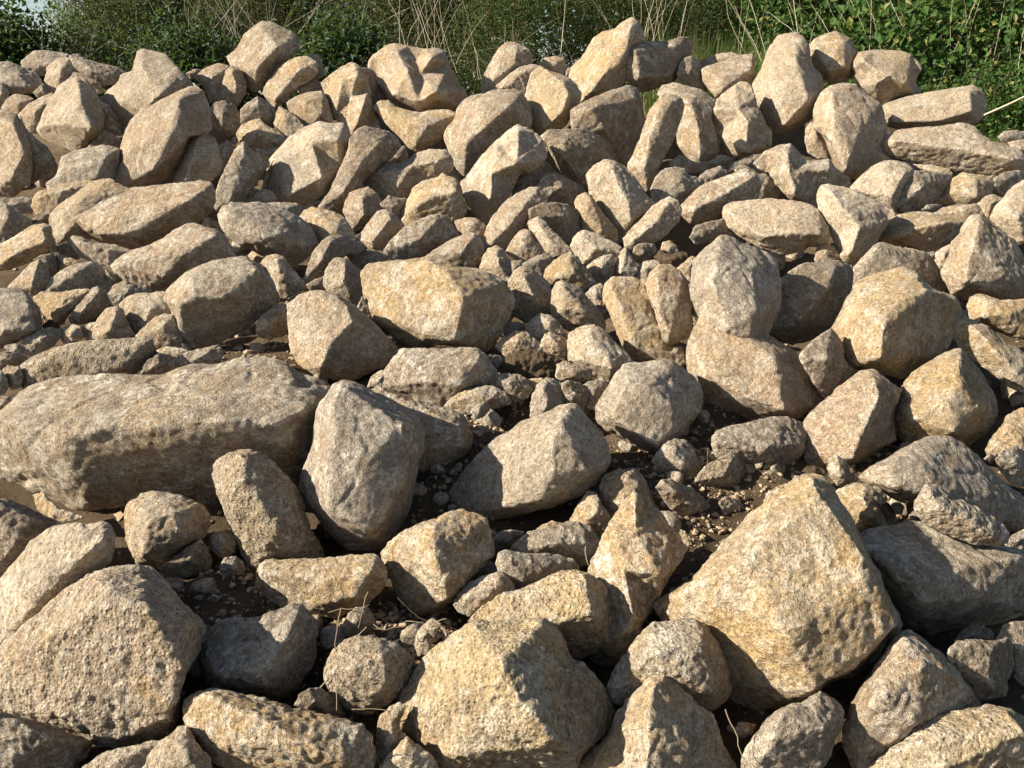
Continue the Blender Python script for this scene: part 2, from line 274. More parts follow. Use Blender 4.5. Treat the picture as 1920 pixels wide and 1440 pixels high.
ROCKS = """
A0|g|grey weathered slab at the left edge, just under the dark ivy|-5,45 6,45 15,49 27,54 30,60 24,66 15,67 5,66 -5,62|14,55,2 22,62,2
A0|g|flat grey slab on the crest beside the dark ivy|15,45 25,37 35,37 50,40 54,48 48,55 38,54 28,54 17,49|24,42,1 40,46,2.5
A0|g|long dark slab sloping right along the left crest|50,40 55,39 62,43 70,46 85,49 91,53 84,60 75,61 62,57 54,49|66,50,2.5 78,55,2.5
A0|t|rounded brown rock leaning on the flat crest slab|34,49 42,42 50,42 55,50 50,57 47,62 40,64 32,58 34,53|44,50,3
A0|d|small brown stone under the rounded crest rock|24,67 31,60 40,64 36,69 28,71|
A0|t|tan chip rock peeking behind the jagged pale rock|50,57 53,52 60,54 66,57 72,60 74,65 68,70 58,66|60,58,2
A0|w|jagged pale rock with a dark underside, upper left|43,62 50,57 56,56 63,62 70,70 75,85 73,95 65,104 56,109 46,106 35,100 25,95 27,89 33,78 32,74 40,68|56,60,2 58,72,3.5 56,82,4 66,92,4 45,89,3.8 31,90,2.5
A0|w!|big pale rock with a pointed peak against the hedge, left|100,37 104,36 112,38 120,40 125,46 130,52 136,58 145,65 146,72 130,80 110,85 100,95 89,98 86,88 80,78 71,72 78,66 85,60 88,54 96,52 98,45|101,46,1.5 108,60,2.6 87,72,3 118,66,3 104,80,3
A0|t|large leaning shield-shaped rock with a shaded upper corner|94,87 100,81 112,75 126,68 138,63 146,66 150,75 151,85 152,93 148,98 137,99 133,112 128,118 121,128 113,132 100,136 85,135 81,131 86,118 88,105 91,95|129,71,2.5 127,87,3.6 135,98,2.8 94,108,1.8 110,122,2.8|-0.1
A0|w|upright pale stone lit white on its left edge|137,99 141,97 148,97 154,100 157,107 159,118 156,126 151,131 140,134 124,134 127,124 131,114|142,100,2 139,113,3.2 133,130,3
A0|t|huge smooth boulder cut off by the left edge|-12,78 5,80 12,83 15,90 20,98 22,110 23,122 21,130 14,137 8,142 -12,143|10,90,2.5 18,110,2.8 8,128,2
A0|d|shaded brown rock squeezed beside the huge left-edge boulder|15,82 18,93 26,101 34,107 39,115 38,121 32,126 24,132 20,122 17,105|28,112,2.5
A0|t|lit tan rock tucked behind the jagged pale rock|13,84 20,76 29,71 38,67 40,70 34,78 32,85 27,92 25,96 20,95 16,90|26,80,2.5
A0|t|small brownish rock above the huge left-edge boulder|1,78 5,72 10,68 18,69 25,71 20,76 13,83 6,80|13,74,2
A0|g|grey rock at the left edge below the weathered slab|-6,58 2,60 6,66 6,70 3,75 -6,78|1,67,2
A0|d|brown shaded stone under the jagged pale rock|74,93 80,97 87,101 87,106 78,108 68,108 62,108 66,103|76,102,2
A0|d|narrow shaded rock between jagged and peaked pale rocks|71,72 78,76 84,84 88,98 80,97 74,92 74,84|80,86,2
A0|g|grey-tan slab with a knobbly right end, upper left|45,113 55,109 75,105 86,107 85,118 81,130 72,134 55,133 45,137 35,137 33,133 41,127|76,114,2.5 70,128,2.5 50,122,1.5
A0|g|round grey stone right of the leaning shield-shaped rock|150,80 155,74 162,73 169,76 173,86 172,95 165,98 158,94 152,88|160,84,3
A0|t|blocky tan stone below the tilted crest boulder|158,68 160,58 163,51 167,48 173,51 177,60 176,68 172,75 164,75 157,73|167,51,2 170,63,3
A0|t|tan rock with a lit left edge behind the blocky stone|140,56 146,51 152,48 158,46 165,48 162,55 158,66 156,73 152,74 150,68 146,60|152,56,2.5
A0|d|tiny brown crest stone right of the peaked pale rock|134,53 140,50 146,50 142,55 137,57|
A1|t|tilted boulder standing highest on the left crest|29,20 35,16 42,17 48,20 56,23 61,26 62,32 58,39 52,43 44,50 40,57 35,63 30,66 25,62 20,56 19,51 13,47 10,41 15,38 19,33 23,25|33,20,1.5 42,28,2.6 46,34,3.2 31,50,3.2 25,50,2.4 56,30,1.5
A1|o|oblong ochre rock lying under the tilted crest boulder|37,64 42,56 48,49 54,45 60,42 67,41 74,45 75,50 71,56 62,62 55,68 48,75 44,78 41,73 36,67|46,61,2.4 62,50,2.8 45,71,2.6
A1|t|small pointed stone on the crest behind the oblong rock|66,43 71,38 76,41 79,49 81,54 76,57 70,59 73,52 74,46|74,48,2
A1|o!|tan rock with a vertical groove below the crest|78,60 84,55 92,49 100,45 106,49 110,56 112,64 113,72 116,82 120,93 110,95 99,97 95,90 88,85 85,76 81,68|93,57,2.2 90,70,2 104,54,3 109,72,3.2 104,88,2.8 99,70,1.4
A1|d|shaded rock wedged right of the grooved tan rock|106,48 114,50 121,60 125,70 117,75 113,72 111,60|115,60,2
A1|t!|large crest boulder with a scooped hollow, upper middle|112,45 116,40 124,34 130,32 140,34 152,36 160,35 166,37 169,46 174,56 180,65 183,71 178,77 170,80 162,78 155,80 150,83 142,79 134,77 127,73 123,66 118,58 112,50|132,37,2 140,51,3.3 149,53,1.8 157,42,3 146,44,.7 160,66,4 130,68,2.6 148,74,3
A1|o|broad ochre rock under the scooped crest boulder|115,77 120,73 126,73 132,78 142,81 150,82 158,80 170,80 175,82 173,90 166,98 155,105 147,109 142,107 135,98 128,92 122,85|136,92,2.6 154,90,3.2 146,104,2.5 123,79,1.5
A1|p|reddish rough rock beside the grooved tan rock|53,74 60,70 68,67 78,66 82,73 84,82 85,88 76,90 68,92 61,86 55,80|66,74,2.6 78,82,2.6
A1|d|dark hollow-side rock above the reddish rough rock|62,64 68,60 74,57 79,62 78,66 68,67 61,70|70,63,2
A1|o|small tan rock with a sunlit left corner|45,82 48,77 53,80 61,86 66,92 60,97 54,100 48,94 44,89|52,85,2.2
A1|d|dark grey lumpy rock under the tilted crest boulder|20,79 26,74 32,70 38,73 44,78 46,83 43,92 36,91 28,87 20,88|32,76,2.6 38,84,3
A1|o|rough orange-tan rock left of the flat plate rock|17,96 20,91 27,88 33,86 38,91 45,95 51,99 53,103 48,106 40,107 32,108 25,106 19,101|32,96,3 43,101,2.6
A1|w!|large flat pale plate rock tilted to the right|40,117 47,108 55,99 66,92 77,88 85,90 93,89 98,95 99,103 95,113 90,121 87,130 80,138 72,144 60,149 50,150 40,145 38,135|77,92,1.6 70,102,2 60,111,1 50,121,1.6 90,100,2.4 78,128,2.6 55,140,2
A1|d|long curved brown rock hugging the flat plate rock|99,100 104,94 109,91 116,93 126,95 133,100 135,105 128,113 120,118 113,125 107,131 110,140 100,150 92,157 80,155 76,150 85,138 92,122 97,110|120,102,2.8 106,117,2.8 95,137,2.8
A1|d|small dark stone in the gap under the broad ochre rock|124,116 130,109 138,105 140,112 138,118 128,118|
A1|w!|pale saddle-backed rock near the middle of the slope|107,127 110,120 116,117 124,117 134,119 142,115 146,111 156,108 168,109 172,115 172,122 166,126 158,128 150,134 142,140 138,148 128,146 119,143 113,139 109,133|116,122,2.2 132,124,2.8 143,119,2.2 160,116,2.6 133,134,3
A1|d|dark grey slab leaning left of the flat plate rock|2,140 9,122 17,107 22,102 26,107 32,111 39,115 40,118 35,124 30,132 24,142 18,150 10,157 2,150|22,107,1.6 29,124,2.4 12,145,2
A1|d|dark stone behind the upright pale white-edged stone|4,105 10,101 15,105 11,114 7,122 3,128 2,115|
A1|d|tiny dark stone left of the rough orange-tan rock|12,102 15,98 18,102 16,105|
A1|d|brown stone half hidden under the rough orange-tan rock|29,107 40,108 48,106 44,112 40,115 33,111|
A1|d|dark sliver of rock at the plate rock's left side|34,138 38,125 46,110 42,118 39,130 38,140|
A2|t|large rounded boulder left of the almond-shaped rock|21,87 22,80 26,74 33,70 41,69 48,66 58,65 68,67 73,74 76,86 74,95 66,98 52,103 44,110 36,118 32,124 27,127 22,121 18,113 14,103 13,98 16,92|40,76,2.6 44,90,3.2 28,102,2.4 60,76,3
A2|t|upright rounded rock on the crest against the small-leaved hedge|40,60 42,54 45,48 48,43 52,36 58,31 63,31 68,33 74,37 76,42 75,47 67,48 60,54 52,61 45,67 40,66|55,38,2 64,37,2.6 63,46,2.8 48,58,2
A2|t|rock sandwiched below the upright rounded crest rock|44,67 52,61 60,54 66,49 75,47 82,48 87,50 78,56 74,63 72,70 66,68 56,65 48,66|67,52,2.4 60,61,2.4
A2|o|almond-shaped rock with a long crack in its face|73,63 76,53 82,49 88,52 95,54 102,57 107,61 111,67 110,72 105,80 100,90 94,93 86,95 80,97 76,92 73,84 71,73|98,59,2.2 102,68,3 98,80,3 87,91,2.4 84,68,1.8|-0.15
A2|t|small rounded stone on the crest left of the tall peak|81,46 85,42 92,41 99,42 100,48 98,55 92,54 86,51|91,47,2.5
A2|d|tiny stone beside the small rounded crest stone|100,55 101,49 106,48 105,54|
A2|o|tall peaked rock, highest on the crest in the middle|104,50 107,46 112,42 116,36 121,28 127,24 137,21 142,16 148,13 153,16 155,22 157,28 150,33 146,40 146,47 147,54 142,59 137,64 128,68 120,71 112,75 107,77 109,70 109,62 105,57 102,55|147,19,2.6 145,33,3 140,45,3 128,42,1.9 126,55,3.4 118,66,2.8 112,52,1.5
A2|d|dark wedge rock with a flat top edge on the crest|144,33 148,31 160,30 172,31 182,28 188,27 192,31 190,37 186,41 181,47 180,55 176,60 168,62 160,65 152,66 147,60 144,50 143,42|150,36,2 180,33,1.8 174,54,3 153,55,3
A2|d|broad dark flat-faced rock below the tall peak|104,80 110,76 118,72 126,69 136,65 146,62 151,64 154,70 155,80 157,90 158,100 152,110 146,120 136,115 126,105 118,98 108,97 105,90|118,78,2.4 128,92,2.6 150,70,1.6
A2|t|tall narrow stone leaning right like a post|160,82 164,76 170,69 175,68 182,70 185,75 183,84 179,95 175,105 170,113 166,122 163,132 159,138 152,131 147,125 145,119 150,111 154,101 157,92|168,76,2.6 176,74,2.4 160,100,3 157,120,3|-0.15
A2|d|humped brown rock below the almond-shaped rock|82,98 88,94 98,94 108,93 116,95 124,99 132,105 137,115 140,119 132,118 126,116 120,119 115,127 118,135 112,136 104,131 97,123 93,115 88,107 84,102|98,102,2.6 98,112,3.4 118,106,3 108,126,2.8
A2|w!|oblong pale boulder sloping down, centre of the slope|25,131 32,124 38,115 44,108 52,101 60,94 66,90 72,92 78,96 83,101 87,107 85,114 80,120 73,124 67,124 64,130 60,138 55,147 50,153 43,161 38,157 30,148 26,139|66,94,2.2 50,109,2.4 47,125,3.3 46,142,2.8 64,118,3.2
B2|w|pale rock with a lit left face right of the humped brown rock|115,11 121,4 128,0 135,1 140,5 147,10 153,18 158,26 164,32 162,36 155,40 150,46 146,50 142,53 136,48 131,42 124,37 119,30 117,20|133,4,2 138,18,3 145,31,3.4 147,44,2.8
B2|d|brown rounded rock under the humped brown rock|80,20 84,13 90,10 98,12 105,16 112,20 115,24 110,30 105,34 98,31 90,30 85,27|97,20,3
B2|d|dark rock in shade right of the oblong pale boulder|65,16 70,12 80,5 86,1 92,8 85,12 80,18 74,20 68,22|77,13,2
B2|g|small grey stone right of the oblong pale boulder's tip|60,28 64,21 69,19 74,21 70,25 65,28|
B2|p|pinkish slab leaning under the oblong pale boulder|40,60 44,49 48,41 54,34 60,28 67,24 75,20 81,20 85,25 88,31 82,34 75,36 72,44 66,54 60,60 54,66 48,63 43,67 38,63|72,30,2.6 60,47,2.8 47,59,2.6
B2|d|dark dome-shaped rock in shade, centre|74,36 82,32 92,31 102,33 110,38 113,45 112,50 106,55 104,62 98,58 92,52 86,45 80,41 74,42|98,40,3
B2|t|tan rock with a sunlit top corner behind the pale lit rock|107,30 109,26 114,24 118,26 121,32 126,38 132,45 136,50 137,58 130,58 120,56 113,50 112,42 108,36|118,28,2 114,38,2.6 126,50,2.6
B2|w|slim pale rock sloping under the dark dome-shaped rock|73,45 80,41 86,46 92,53 98,59 103,64 104,67 98,68 92,69 86,66 80,61 76,54|81,47,2.4 90,60,2.8
B2|t|brown wedge stone left of the slim pale rock|57,66 62,58 68,51 73,50 78,59 84,66 86,68 80,70 72,72 62,70|70,60,2.6
B2|w|pebbly pale rock with a grey top, centre|104,62 107,55 112,51 120,53 126,56 134,60 140,63 141,67 135,69 127,70 118,74 112,75 108,70|113,56,2.6 122,63,3
B2|w|smooth oblong pale rock leaning right, right of centre|142,57 147,51 155,43 163,34 170,29 175,27 181,30 183,36 181,44 174,51 166,58 158,60 150,64 143,63|172,33,2.4 165,45,3 150,57,2.8
B2|t|small tan stone left of the pinkish slab|20,44 28,42 35,42 42,47 44,51 40,57 34,54 28,55 23,50|33,46,2.6
B2|t|triangular rock behind the big yellow boulder|0,69 8,64 18,58 28,54 34,53 39,57 41,65 38,72 34,77 28,77 18,76 8,74|33,56,2 25,66,2.8
B1|o|big yellow boulder with a shaded right face, middle of the heap|107,80 112,76 122,74 135,73 150,72 155,70 165,72 176,77 190,79 200,83 210,88 216,97 217,102 214,110 209,120 206,128 200,136 195,138 188,136 182,137 176,135 170,132 158,132 145,134 138,134 132,130 126,122 122,119 116,112 111,105 109,95|155,73,1.6 167,80,2.4 172,90,3.2 180,98,4 178,113,3.8 175,130,3 127,119,1.8 133,116,2.4 145,121,2.8 157,127,3 140,95,2.1 122,95,1.6
B2|w|pale rough stone above the big yellow boulder's right shoulder|38,78 41,70 45,64 50,62 54,64 57,69 60,74 61,80 60,87 55,86 48,84|50,66,2.4 52,76,2.6
B2|s|dark speckled rock right of the big yellow boulder|60,87 64,80 70,76 76,79 82,84 88,90 89,98 89,108 84,112 78,115 72,117 66,113 61,110 59,100|70,84,2.6 76,97,3.3
B2|g|small grey stone behind the pale rough stone|60,73 68,72 71,77 65,81 61,84|
B2|g|grey flat stone behind the blocky yellowish stone|69,75 76,71 84,68 92,70 90,75 87,80 84,84 76,79 70,77|80,73,2
B2|o|blocky yellowish stone in the centre gap|86,79 92,73 98,69 104,67 108,70 112,76 117,82 121,88 116,92 112,94 106,91 98,88 95,86 90,89 85,85|103,70,2.2 106,81,3 96,84,2.8
B2|t|tan stone with a shaded base right of the blocky stone|115,77 122,72 128,69 134,68 135,74 134,82 128,88 122,90 117,82|126,77,2.8
B2|t|upright egg-shaped stone right of the dark speckled rock|90,105 91,96 93,89 97,87 103,90 110,93 116,101 122,107 126,111 128,118 128,123 118,122 108,121 103,123 98,120 90,114|98,91,2.2 98,106,3 113,108,3.2
B2|t|small stone with a dark side left of the leaning pair|114,97 120,91 126,89 128,92 127,100 130,108 128,112 122,106 117,101|121,97,2.4
B2|w|small pale spike stone in the centre|134,82 137,74 140,66 143,63 146,68 150,75 152,80 148,84 140,85|143,67,2.2 140,80,2.8
B2|d|crumbly brown stone under the smooth oblong pale rock|148,68 150,62 156,60 164,61 165,66 160,72 154,75 150,73|156,66,2.6
B2|o|small orange stone on the soil patch|168,67 170,60 175,58 180,62 181,66 176,69|174,64,2.6
B2|c|dark earthy lump beside the small orange stone|164,70 168,65 176,69 184,66 190,68 188,73 180,77 170,75|176,71,2.6
B2|o|taller stone of the leaning pair, with an ochre shaded flank|127,96 129,89 134,85 142,85 150,86 157,88 160,95 163,105 166,118 170,128 176,134 184,136 186,144 184,150 168,152 150,148 146,142 138,125 133,110 128,102|132,91,2.2 140,106,2.8 147,130,3 158,112,2
B2|w|pale stone capping the leaning pair from behind|145,84 152,78 156,74 163,72 168,74 164,82 160,90 150,88|157,79,2.4|0.1
B2|t|smooth finger-like stone of the leaning pair|159,89 161,82 167,76 175,76 183,81 187,88 189,98 190,110 191,120 188,126 180,131 174,134 171,131 168,122 165,108 160,97|166,85,2.4 167,110,3.2 175,125,3 183,95,2.4|-0.22
B3|t|thin sliver of rock left of the big grey upright boulder|28,77 34,72 38,69 40,70 39,80 36,88 32,83|
B2|w|crumbly pale pebble below the upright egg-shaped stone|71,120 76,115 82,111 88,112 94,116 97,121 98,125 90,126 84,130 80,133 75,127|88,117,2.6 84,125,2.6
B2|d|flat brown stone left of the crumbly pale pebble|54,122 58,117 66,117 72,119 71,124 62,128 57,127|63,121,2.4
B2|t|crumbly pointed rock on the soil below the speckled rock|50,134 55,129 64,124 72,124 76,128 82,134 86,140 78,142 66,142 57,141|66,130,2.8
B2|t|small square stone below the crumbly pale pebble|81,134 85,126 88,124 95,127 100,131 102,136 100,141 92,141 86,139|88,127,2.2 94,133,3
B2|d|tiny stone between the square stone and the pale block|97,126 100,124 102,126 102,130|
A3|d|grey stone right of the dark crest wedge|27,53 29,46 33,42 37,41 42,45 46,50 46,58 50,65 45,64 38,62 30,61|37,50,2.8
A3|w|thin pale slab lying on the crest before the grass tuft|42,45 48,42 58,39 66,38 72,40 70,44 60,47 50,50 45,49|57,42,2
A3|t|squared block with a flat lit top on the crest|45,50 50,48 60,45 70,41 81,39 82,48 81,58 80,62 74,60 66,64 60,69 55,70 50,64 46,58|54,54,2.4 61,55,2.8 80,50,2.4 58,66,2.4
A3|w|tall broad boulder on the right crest holding a ball-like rock|82,60 88,50 90,44 94,34 100,26 105,25 112,24 117,27 121,33 122,42 124,49 130,54 132,62 130,66 126,75 125,82 122,86 116,89 108,93 98,96 92,95 88,88 84,80 82,72|95,48,2 112,40,2.4 110,56,2.6 121,72,3.2 105,89,3 101,76,3.2
A3|o|ball-like rock perched on the right crest|122,34 126,29 134,25 141,23 146,26 152,29 155,37 156,44 154,52 150,56 143,59 138,60 131,56 125,50 122,45|127,35,2.6 141,37,3.2 147,30,2.4 148,48,3.3 136,51,3.3|-0.1
A4|t!|jagged notched rock on the right crest|70,45 73,38 82,37 92,37 102,37 110,40 116,46 118,50 115,54 113,60 118,65 114,68 106,69 98,71 93,74 86,71 80,66 74,61 69,58 71,54 69,49|76,43,2.6 84,49,2.6 95,54,3.6 107,60,3.2 86,60,3.2 80,52,1.6
A4|o|tiny yellow crumb under the jagged notched rock|100,69 104,67 109,67 107,71 103,73|
A4|w|upper of the two long flat rocks stacked at right|88,79 93,75 102,72 115,69 130,66 145,64 155,62 161,65 164,72 163,80 159,87 150,89 140,88 130,91 115,92 100,92 93,90 89,85|95,80,2.4 153,66,2.8 154,80,3.2 130,87,2.8 100,88,2.4
A4|w|lower and longer of the two flat rocks stacked at right|88,103 93,98 102,94 115,93 130,92 148,89 156,92 162,98 170,103 180,106 190,110 196,115 194,122 188,126 178,127 168,128 158,125 148,123 138,122 124,119 110,115 100,113 92,109|100,101,2.6 130,105,3.2 165,108,3.2 185,115,3
A4|o|thin ledge stone under the lower long flat rock|112,118 124,119 138,122 141,125 134,128 124,125|
A4|t|large slanted block with a lit left strip below the ball-like rock|41,80 43,74 46,68 52,63 60,61 70,61 76,66 80,70 88,75 90,82 92,90 93,96 90,102 90,108 94,112 97,115 92,118 82,122 74,127 68,128 60,125 56,118 53,110 50,100 46,95 41,92|53,67,2 55,84,3.2 53,100,3.2 66,112,3.6 63,123,2.8 80,85,2.2
A4|t|smaller rock left of the large slanted block|35,92 38,87 41,86 42,93 48,98 50,107 51,114 44,114 37,110 35,102|42,96,2.4
A3|w!|pale crooked rock hanging below the squared crest block|48,82 52,77 56,72 62,67 69,61 74,59 79,62 82,70 83,76 87,82 90,90 94,95 94,103 92,109 84,111 75,112 67,113 62,109 57,102 54,94 50,88|55,77,2.2 70,78,2.4 78,88,3 76,109,2.8 62,100,2.2 70,86,1.8
A3|t|shaded rock with a sunlit top beside the leaning post stone|13,68 16,62 24,60 34,63 44,65 50,70 55,74 52,80 51,86 54,93 57,102 56,110 50,116 44,119 38,116 32,110 28,104 27,95 26,88 28,78 26,72 18,72|36,74,2.8 42,92,3.4 44,110,2.8
A3|t!|saddle-shaped tan rock under the dark cavity at right|82,118 90,110 100,105 108,104 112,108 118,116 125,117 136,115 141,122 150,128 152,134 140,135 131,140 127,150 118,146 109,143 104,138 98,132 94,124 88,122|106,110,2.2 108,126,3.2 112,140,2.8 120,122,2.2 136,122,2.2
A3|d|dark flat stone left of the saddle-shaped tan rock|63,124 67,118 75,114 83,112 90,111 96,118 92,126 86,124 78,121 70,124|80,117,2.4
A3|g|grey crinkled rock between pink slab and saddle-shaped rock|68,122 74,119 80,122 86,126 94,125 98,132 101,137 98,143 88,148 82,146 84,136 80,128 72,127|90,135,2.6
A3|p|pinkish slab with a rounded left end, right of centre|30,148 35,143 45,134 55,130 65,127 76,122 84,126 87,132 85,142 78,145 68,146 60,150 54,157 45,160 36,161 29,155|80,128,2.2 60,140,2.8 40,150,3
A3|g|grey angular rock behind the pinkish right slab|8,138 12,128 18,122 24,121 32,122 34,127 40,128 46,131 46,136 40,140 35,143 30,148 24,147 16,149 10,146|28,130,2.6 34,136,2.6
A3|g|small grey stone above the pinkish right slab|42,128 48,123 58,120 62,123 64,127 56,131 50,133|54,126,2.4
A3|d|dark rock in deep shade below the crooked pale rock|20,118 28,112 40,118 50,117 58,112 68,114 64,122 56,122 44,125 34,124 26,122|44,119,2
B3|w|oblong pale rock lying level, right of centre|60,40 61,34 68,31 80,30 95,29 110,30 122,33 128,37 131,43 135,48 136,55 135,58 130,62 120,62 112,66 104,68 95,65 87,63 80,59 70,53 63,48|64,38,1.8 83,50,2.6 87,55,3.4 110,52,3.4 130,53,3 100,40,1.8
B3|d|dark stone in shade under the level oblong rock|36,56 40,48 50,45 60,43 66,51 76,56 72,62 62,60 56,58 48,59 40,60|54,50,2.4
B3|w!|large forked pale rock pointing down, right side|128,25 130,19 135,18 144,20 154,22 165,28 175,32 182,37 184,40 178,44 174,50 171,56 168,62 162,69 157,75 153,78 148,74 142,70 143,65 140,58 137,52 135,47 131,40 129,33|138,24,2.2 147,36,3.2 158,38,2.4 158,48,3.2 166,50,2.2 152,66,2.8
B4|w|pale rock with a dimple below the slanted block|67,20 75,12 84,5 92,1 100,1 108,3 112,7 111,12 106,18 105,26 101,34 98,38 92,34 86,28 78,25 70,23|90,6,2 106,10,2.2 97,26,3 96,12,1.4
B3|t|small tan stone under the forked pale rock's left foot|126,72 127,65 131,60 136,61 141,64 144,70 138,76 128,75|134,66,2.6
B3|g|big grey-faced upright boulder, right of centre|38,80 40,72 46,65 52,60 58,55 64,56 72,60 82,63 92,67 98,72 100,80 101,90 101,100 100,108 96,116 93,124 90,130 86,138 82,140 74,141 66,140 58,134 50,125 45,115 40,108 37,98|57,72,2.6 52,88,3 57,100,3 84,108,4 63,121,3.2 80,130,3.2 80,78,2.4|-0.3
B3|d|dark rounded boulder behind the grey-faced upright one|102,86 108,80 118,75 130,74 142,73 150,76 153,80 152,90 150,98 145,108 140,118 130,125 120,130 110,132 102,131 96,127 92,123 98,112 101,105 102,95|140,78,2.4 136,91,3.6 115,116,3.6 125,102,3.2
B4|o|big ochre block with three clear faces, right|52,124 56,118 60,110 64,101 67,97 70,96 70,91 74,87 84,83 95,80 104,78 114,82 118,88 126,93 136,97 143,99 146,103 146,109 144,117 142,124 138,132 134,138 128,143 120,147 104,157 90,153 75,150 62,150 58,145 57,135|95,106,3.8 105,100,3.4 122,93,2.6 91,121,4.4 88,143,4 78,108,3.2 72,95,1.2|-0.2
B4|g|grey-topped slab behind the three-faced ochre block|70,78 76,71 84,63 88,60 98,62 110,65 122,67 126,72 130,78 133,84 135,90 135,95 126,94 118,90 112,86 104,84 95,84 84,87 74,92 70,96 68,98 66,92 68,84|86,63,2.6 98,70,2.8 113,81,3|0.1
B4|o|overhanging flat rock with a dark front at right|86,58 90,52 95,45 102,40 112,38 122,38 132,41 142,43 149,45 148,50 144,55 138,60 130,64 122,65 112,63 104,61 95,61 88,60|95,55,3 118,48,3.8 136,45,3
B4|t|tan rock with a peaked right end behind the overhanging rock|126,39 134,35 142,33 150,33 157,32 161,36 163,41 158,48 150,48 142,45 133,43|150,36,2.2
B4|d|small brown stone left of the peaked tan rock|118,36 123,32 130,32 133,34 128,38 122,38|
B4|t|big pyramid rock with a rough right face at right edge|133,80 138,70 140,60 146,54 149,47 154,41 160,40 166,45 172,50 178,54 184,58 188,65 192,72 200,78 204,90 200,103 186,103 178,102 166,98 156,97 150,100 146,98 140,97 137,90 134,84|160,44,1.8 157,56,2.8 152,72,3.4 150,88,3.4 180,85,2.8|-0.05
B4|w|small pale stone between ochre block and pyramid rock|128,68 132,64 139,61 141,64 138,70 136,76 131,77|134,68,2.4
B4|t|small tan stone behind the pyramid rock's peak|158,32 164,27 170,25 178,28 174,34 170,38 166,42 163,38 161,34|168,31,2.4
B4|o|tan stone with a lit blunt face under the long flat rock|130,30 136,22 141,14 148,10 156,11 164,12 170,16 168,24 164,28 158,32 150,34 142,34|157,14,2.8 158,26,3 142,22,2.4
B4|d|shaded brown rock beside the dimpled pale rock|100,34 104,26 107,18 112,9 120,8 130,10 140,11 137,20 132,28 126,33 118,37 108,38|118,20,3
B4|w|pale rounded rock at the right edge above the pyramid rock|168,42 172,34 178,28 184,20 192,15 202,16 202,58 192,60 186,57 180,53 174,48|178,36,2.6 188,42,3.2
B4|d|dark brown stone under the long flat rock's right end|170,14 178,9 188,8 196,9 192,16 184,20 178,26 172,22|180,14,2.4
A4|g|low grey stone at the right edge before the bank|173,99 178,95 186,94 196,96 196,102 184,102 176,102|183,98,2
A4|t|tan stone at the right edge beside the long flat rock|180,103 188,101 198,101 198,113 190,110 184,107|
B4|o|yellowish slab at the right edge under the pyramid rock|151,105 154,99 160,97 166,99 174,102 184,102 194,101 202,102 202,130 192,128 182,126 172,122 162,118 154,114|166,101,2.2 164,112,2.8 182,111,2.8
B4|o|long ochre slab slanting into the dark hollow at right edge|142,112 150,114 157,117 166,121 173,127 182,134 194,141 204,148 202,170 190,167 180,161 165,150 152,140 144,132 140,122|160,124,2.4 172,138,3 186,152,2.6
B0|g|thin grey slab at the left edge below the huge boulder|-6,27 8,28 18,27 25,28 25,34 23,38 14,38 6,33 -6,34|12,32,2
B0|g|domed grey rock at the left edge above the ochre bar|-8,40 -2,33 4,32 8,35 13,39 18,42 23,43 22,48 18,52 10,57 4,61 -8,63|5,42,2.6
B0|d|brown stone tucked right of the domed grey rock|21,49 24,43 28,40 34,39 36,42 36,50 32,48 27,49|29,44,2.4
B0|o|thick ochre bar of rock at the left edge|-8,64 4,60 14,54 24,48 32,46 36,48 37,55 39,61 38,66 30,70 20,73 10,77 0,79 -8,81|30,49,2.6 33,58,3.2 8,69,3.2
B0|o|low ochre ridge stone above the curved slab, left|23,33 25,27 28,23 35,22 45,18 55,16 62,15 72,16 66,21 58,26 48,31 42,35 37,38 30,39 25,38|29,26,2.2 45,22,2.6
B0|t|curved slab behind the long flat-topped slab, left|36,40 42,34 52,27 60,21 68,16 74,14 80,14 84,17 94,21 84,30 70,40 65,48 65,57 56,57 48,57 42,60 38,55 36,48|44,38,2.4 60,27,2.4 50,50,3
B0|t|long flat-topped slab with a dark underside, left|46,42 50,36 58,31 70,26 80,23 95,21 110,19 125,18 135,17 145,16 152,17 154,22 155,30 152,36 146,42 140,47 130,52 122,56 112,60 100,64 88,63 76,60 66,56 62,52 54,49 48,47|51,41,2.6 62,43,3 67,46,3.4 80,42,3.4 100,39,3.4 120,34,3.4 136,29,3 72,53,3.4 96,53,3.8
B0|p|pinkish slab below the long flat-topped slab|80,76 84,72 95,66 108,62 118,57 126,51 132,48 140,46 148,49 156,51 160,54 164,60 168,66 170,70 160,73 150,77 142,82 135,85 128,88 120,91 112,93 103,92 95,89 87,85 82,80|84,75,2.4 105,71,3.4 114,68,3.4 133,68,3.8 137,62,3.4 155,54,2.8 118,84,3
B0|t|thin flaked stone left of the pinkish slab|48,58 52,55 58,56 66,60 76,61 84,62 92,65 96,66 90,70 82,74 80,77 72,75 64,72 58,69 54,64|60,60,2.6 77,65,2.6
B0|d|dark stone under the thin flaked stone|40,64 46,60 50,61 55,66 58,71 52,72 44,69|
B1|g|long grey rock with a rough sunlit lower left edge|4,39 7,34 13,31 22,32 32,31 44,33 54,38 62,42 68,47 72,53 75,60 72,66 66,71 60,75 56,76 50,73 42,69 34,66 26,63 18,60 12,55 8,51 5,46|10,38,2.4 24,42,3 35,50,3.4 38,56,3.8 52,52,3.4 60,60,2.8
B0|g|big grey block with an ochre top edge, left of centre|120,95 126,89 134,82 145,77 155,73 166,71 175,70 184,74 190,79 195,86 198,93 201,100 199,105 192,109 184,114 175,122 165,127 155,132 145,135 138,136 130,131 127,120 125,110 122,104 118,100|137,85,2.6 129,104,3 141,97,3.6 160,99,3.8 185,79,2.6 175,92,3.2
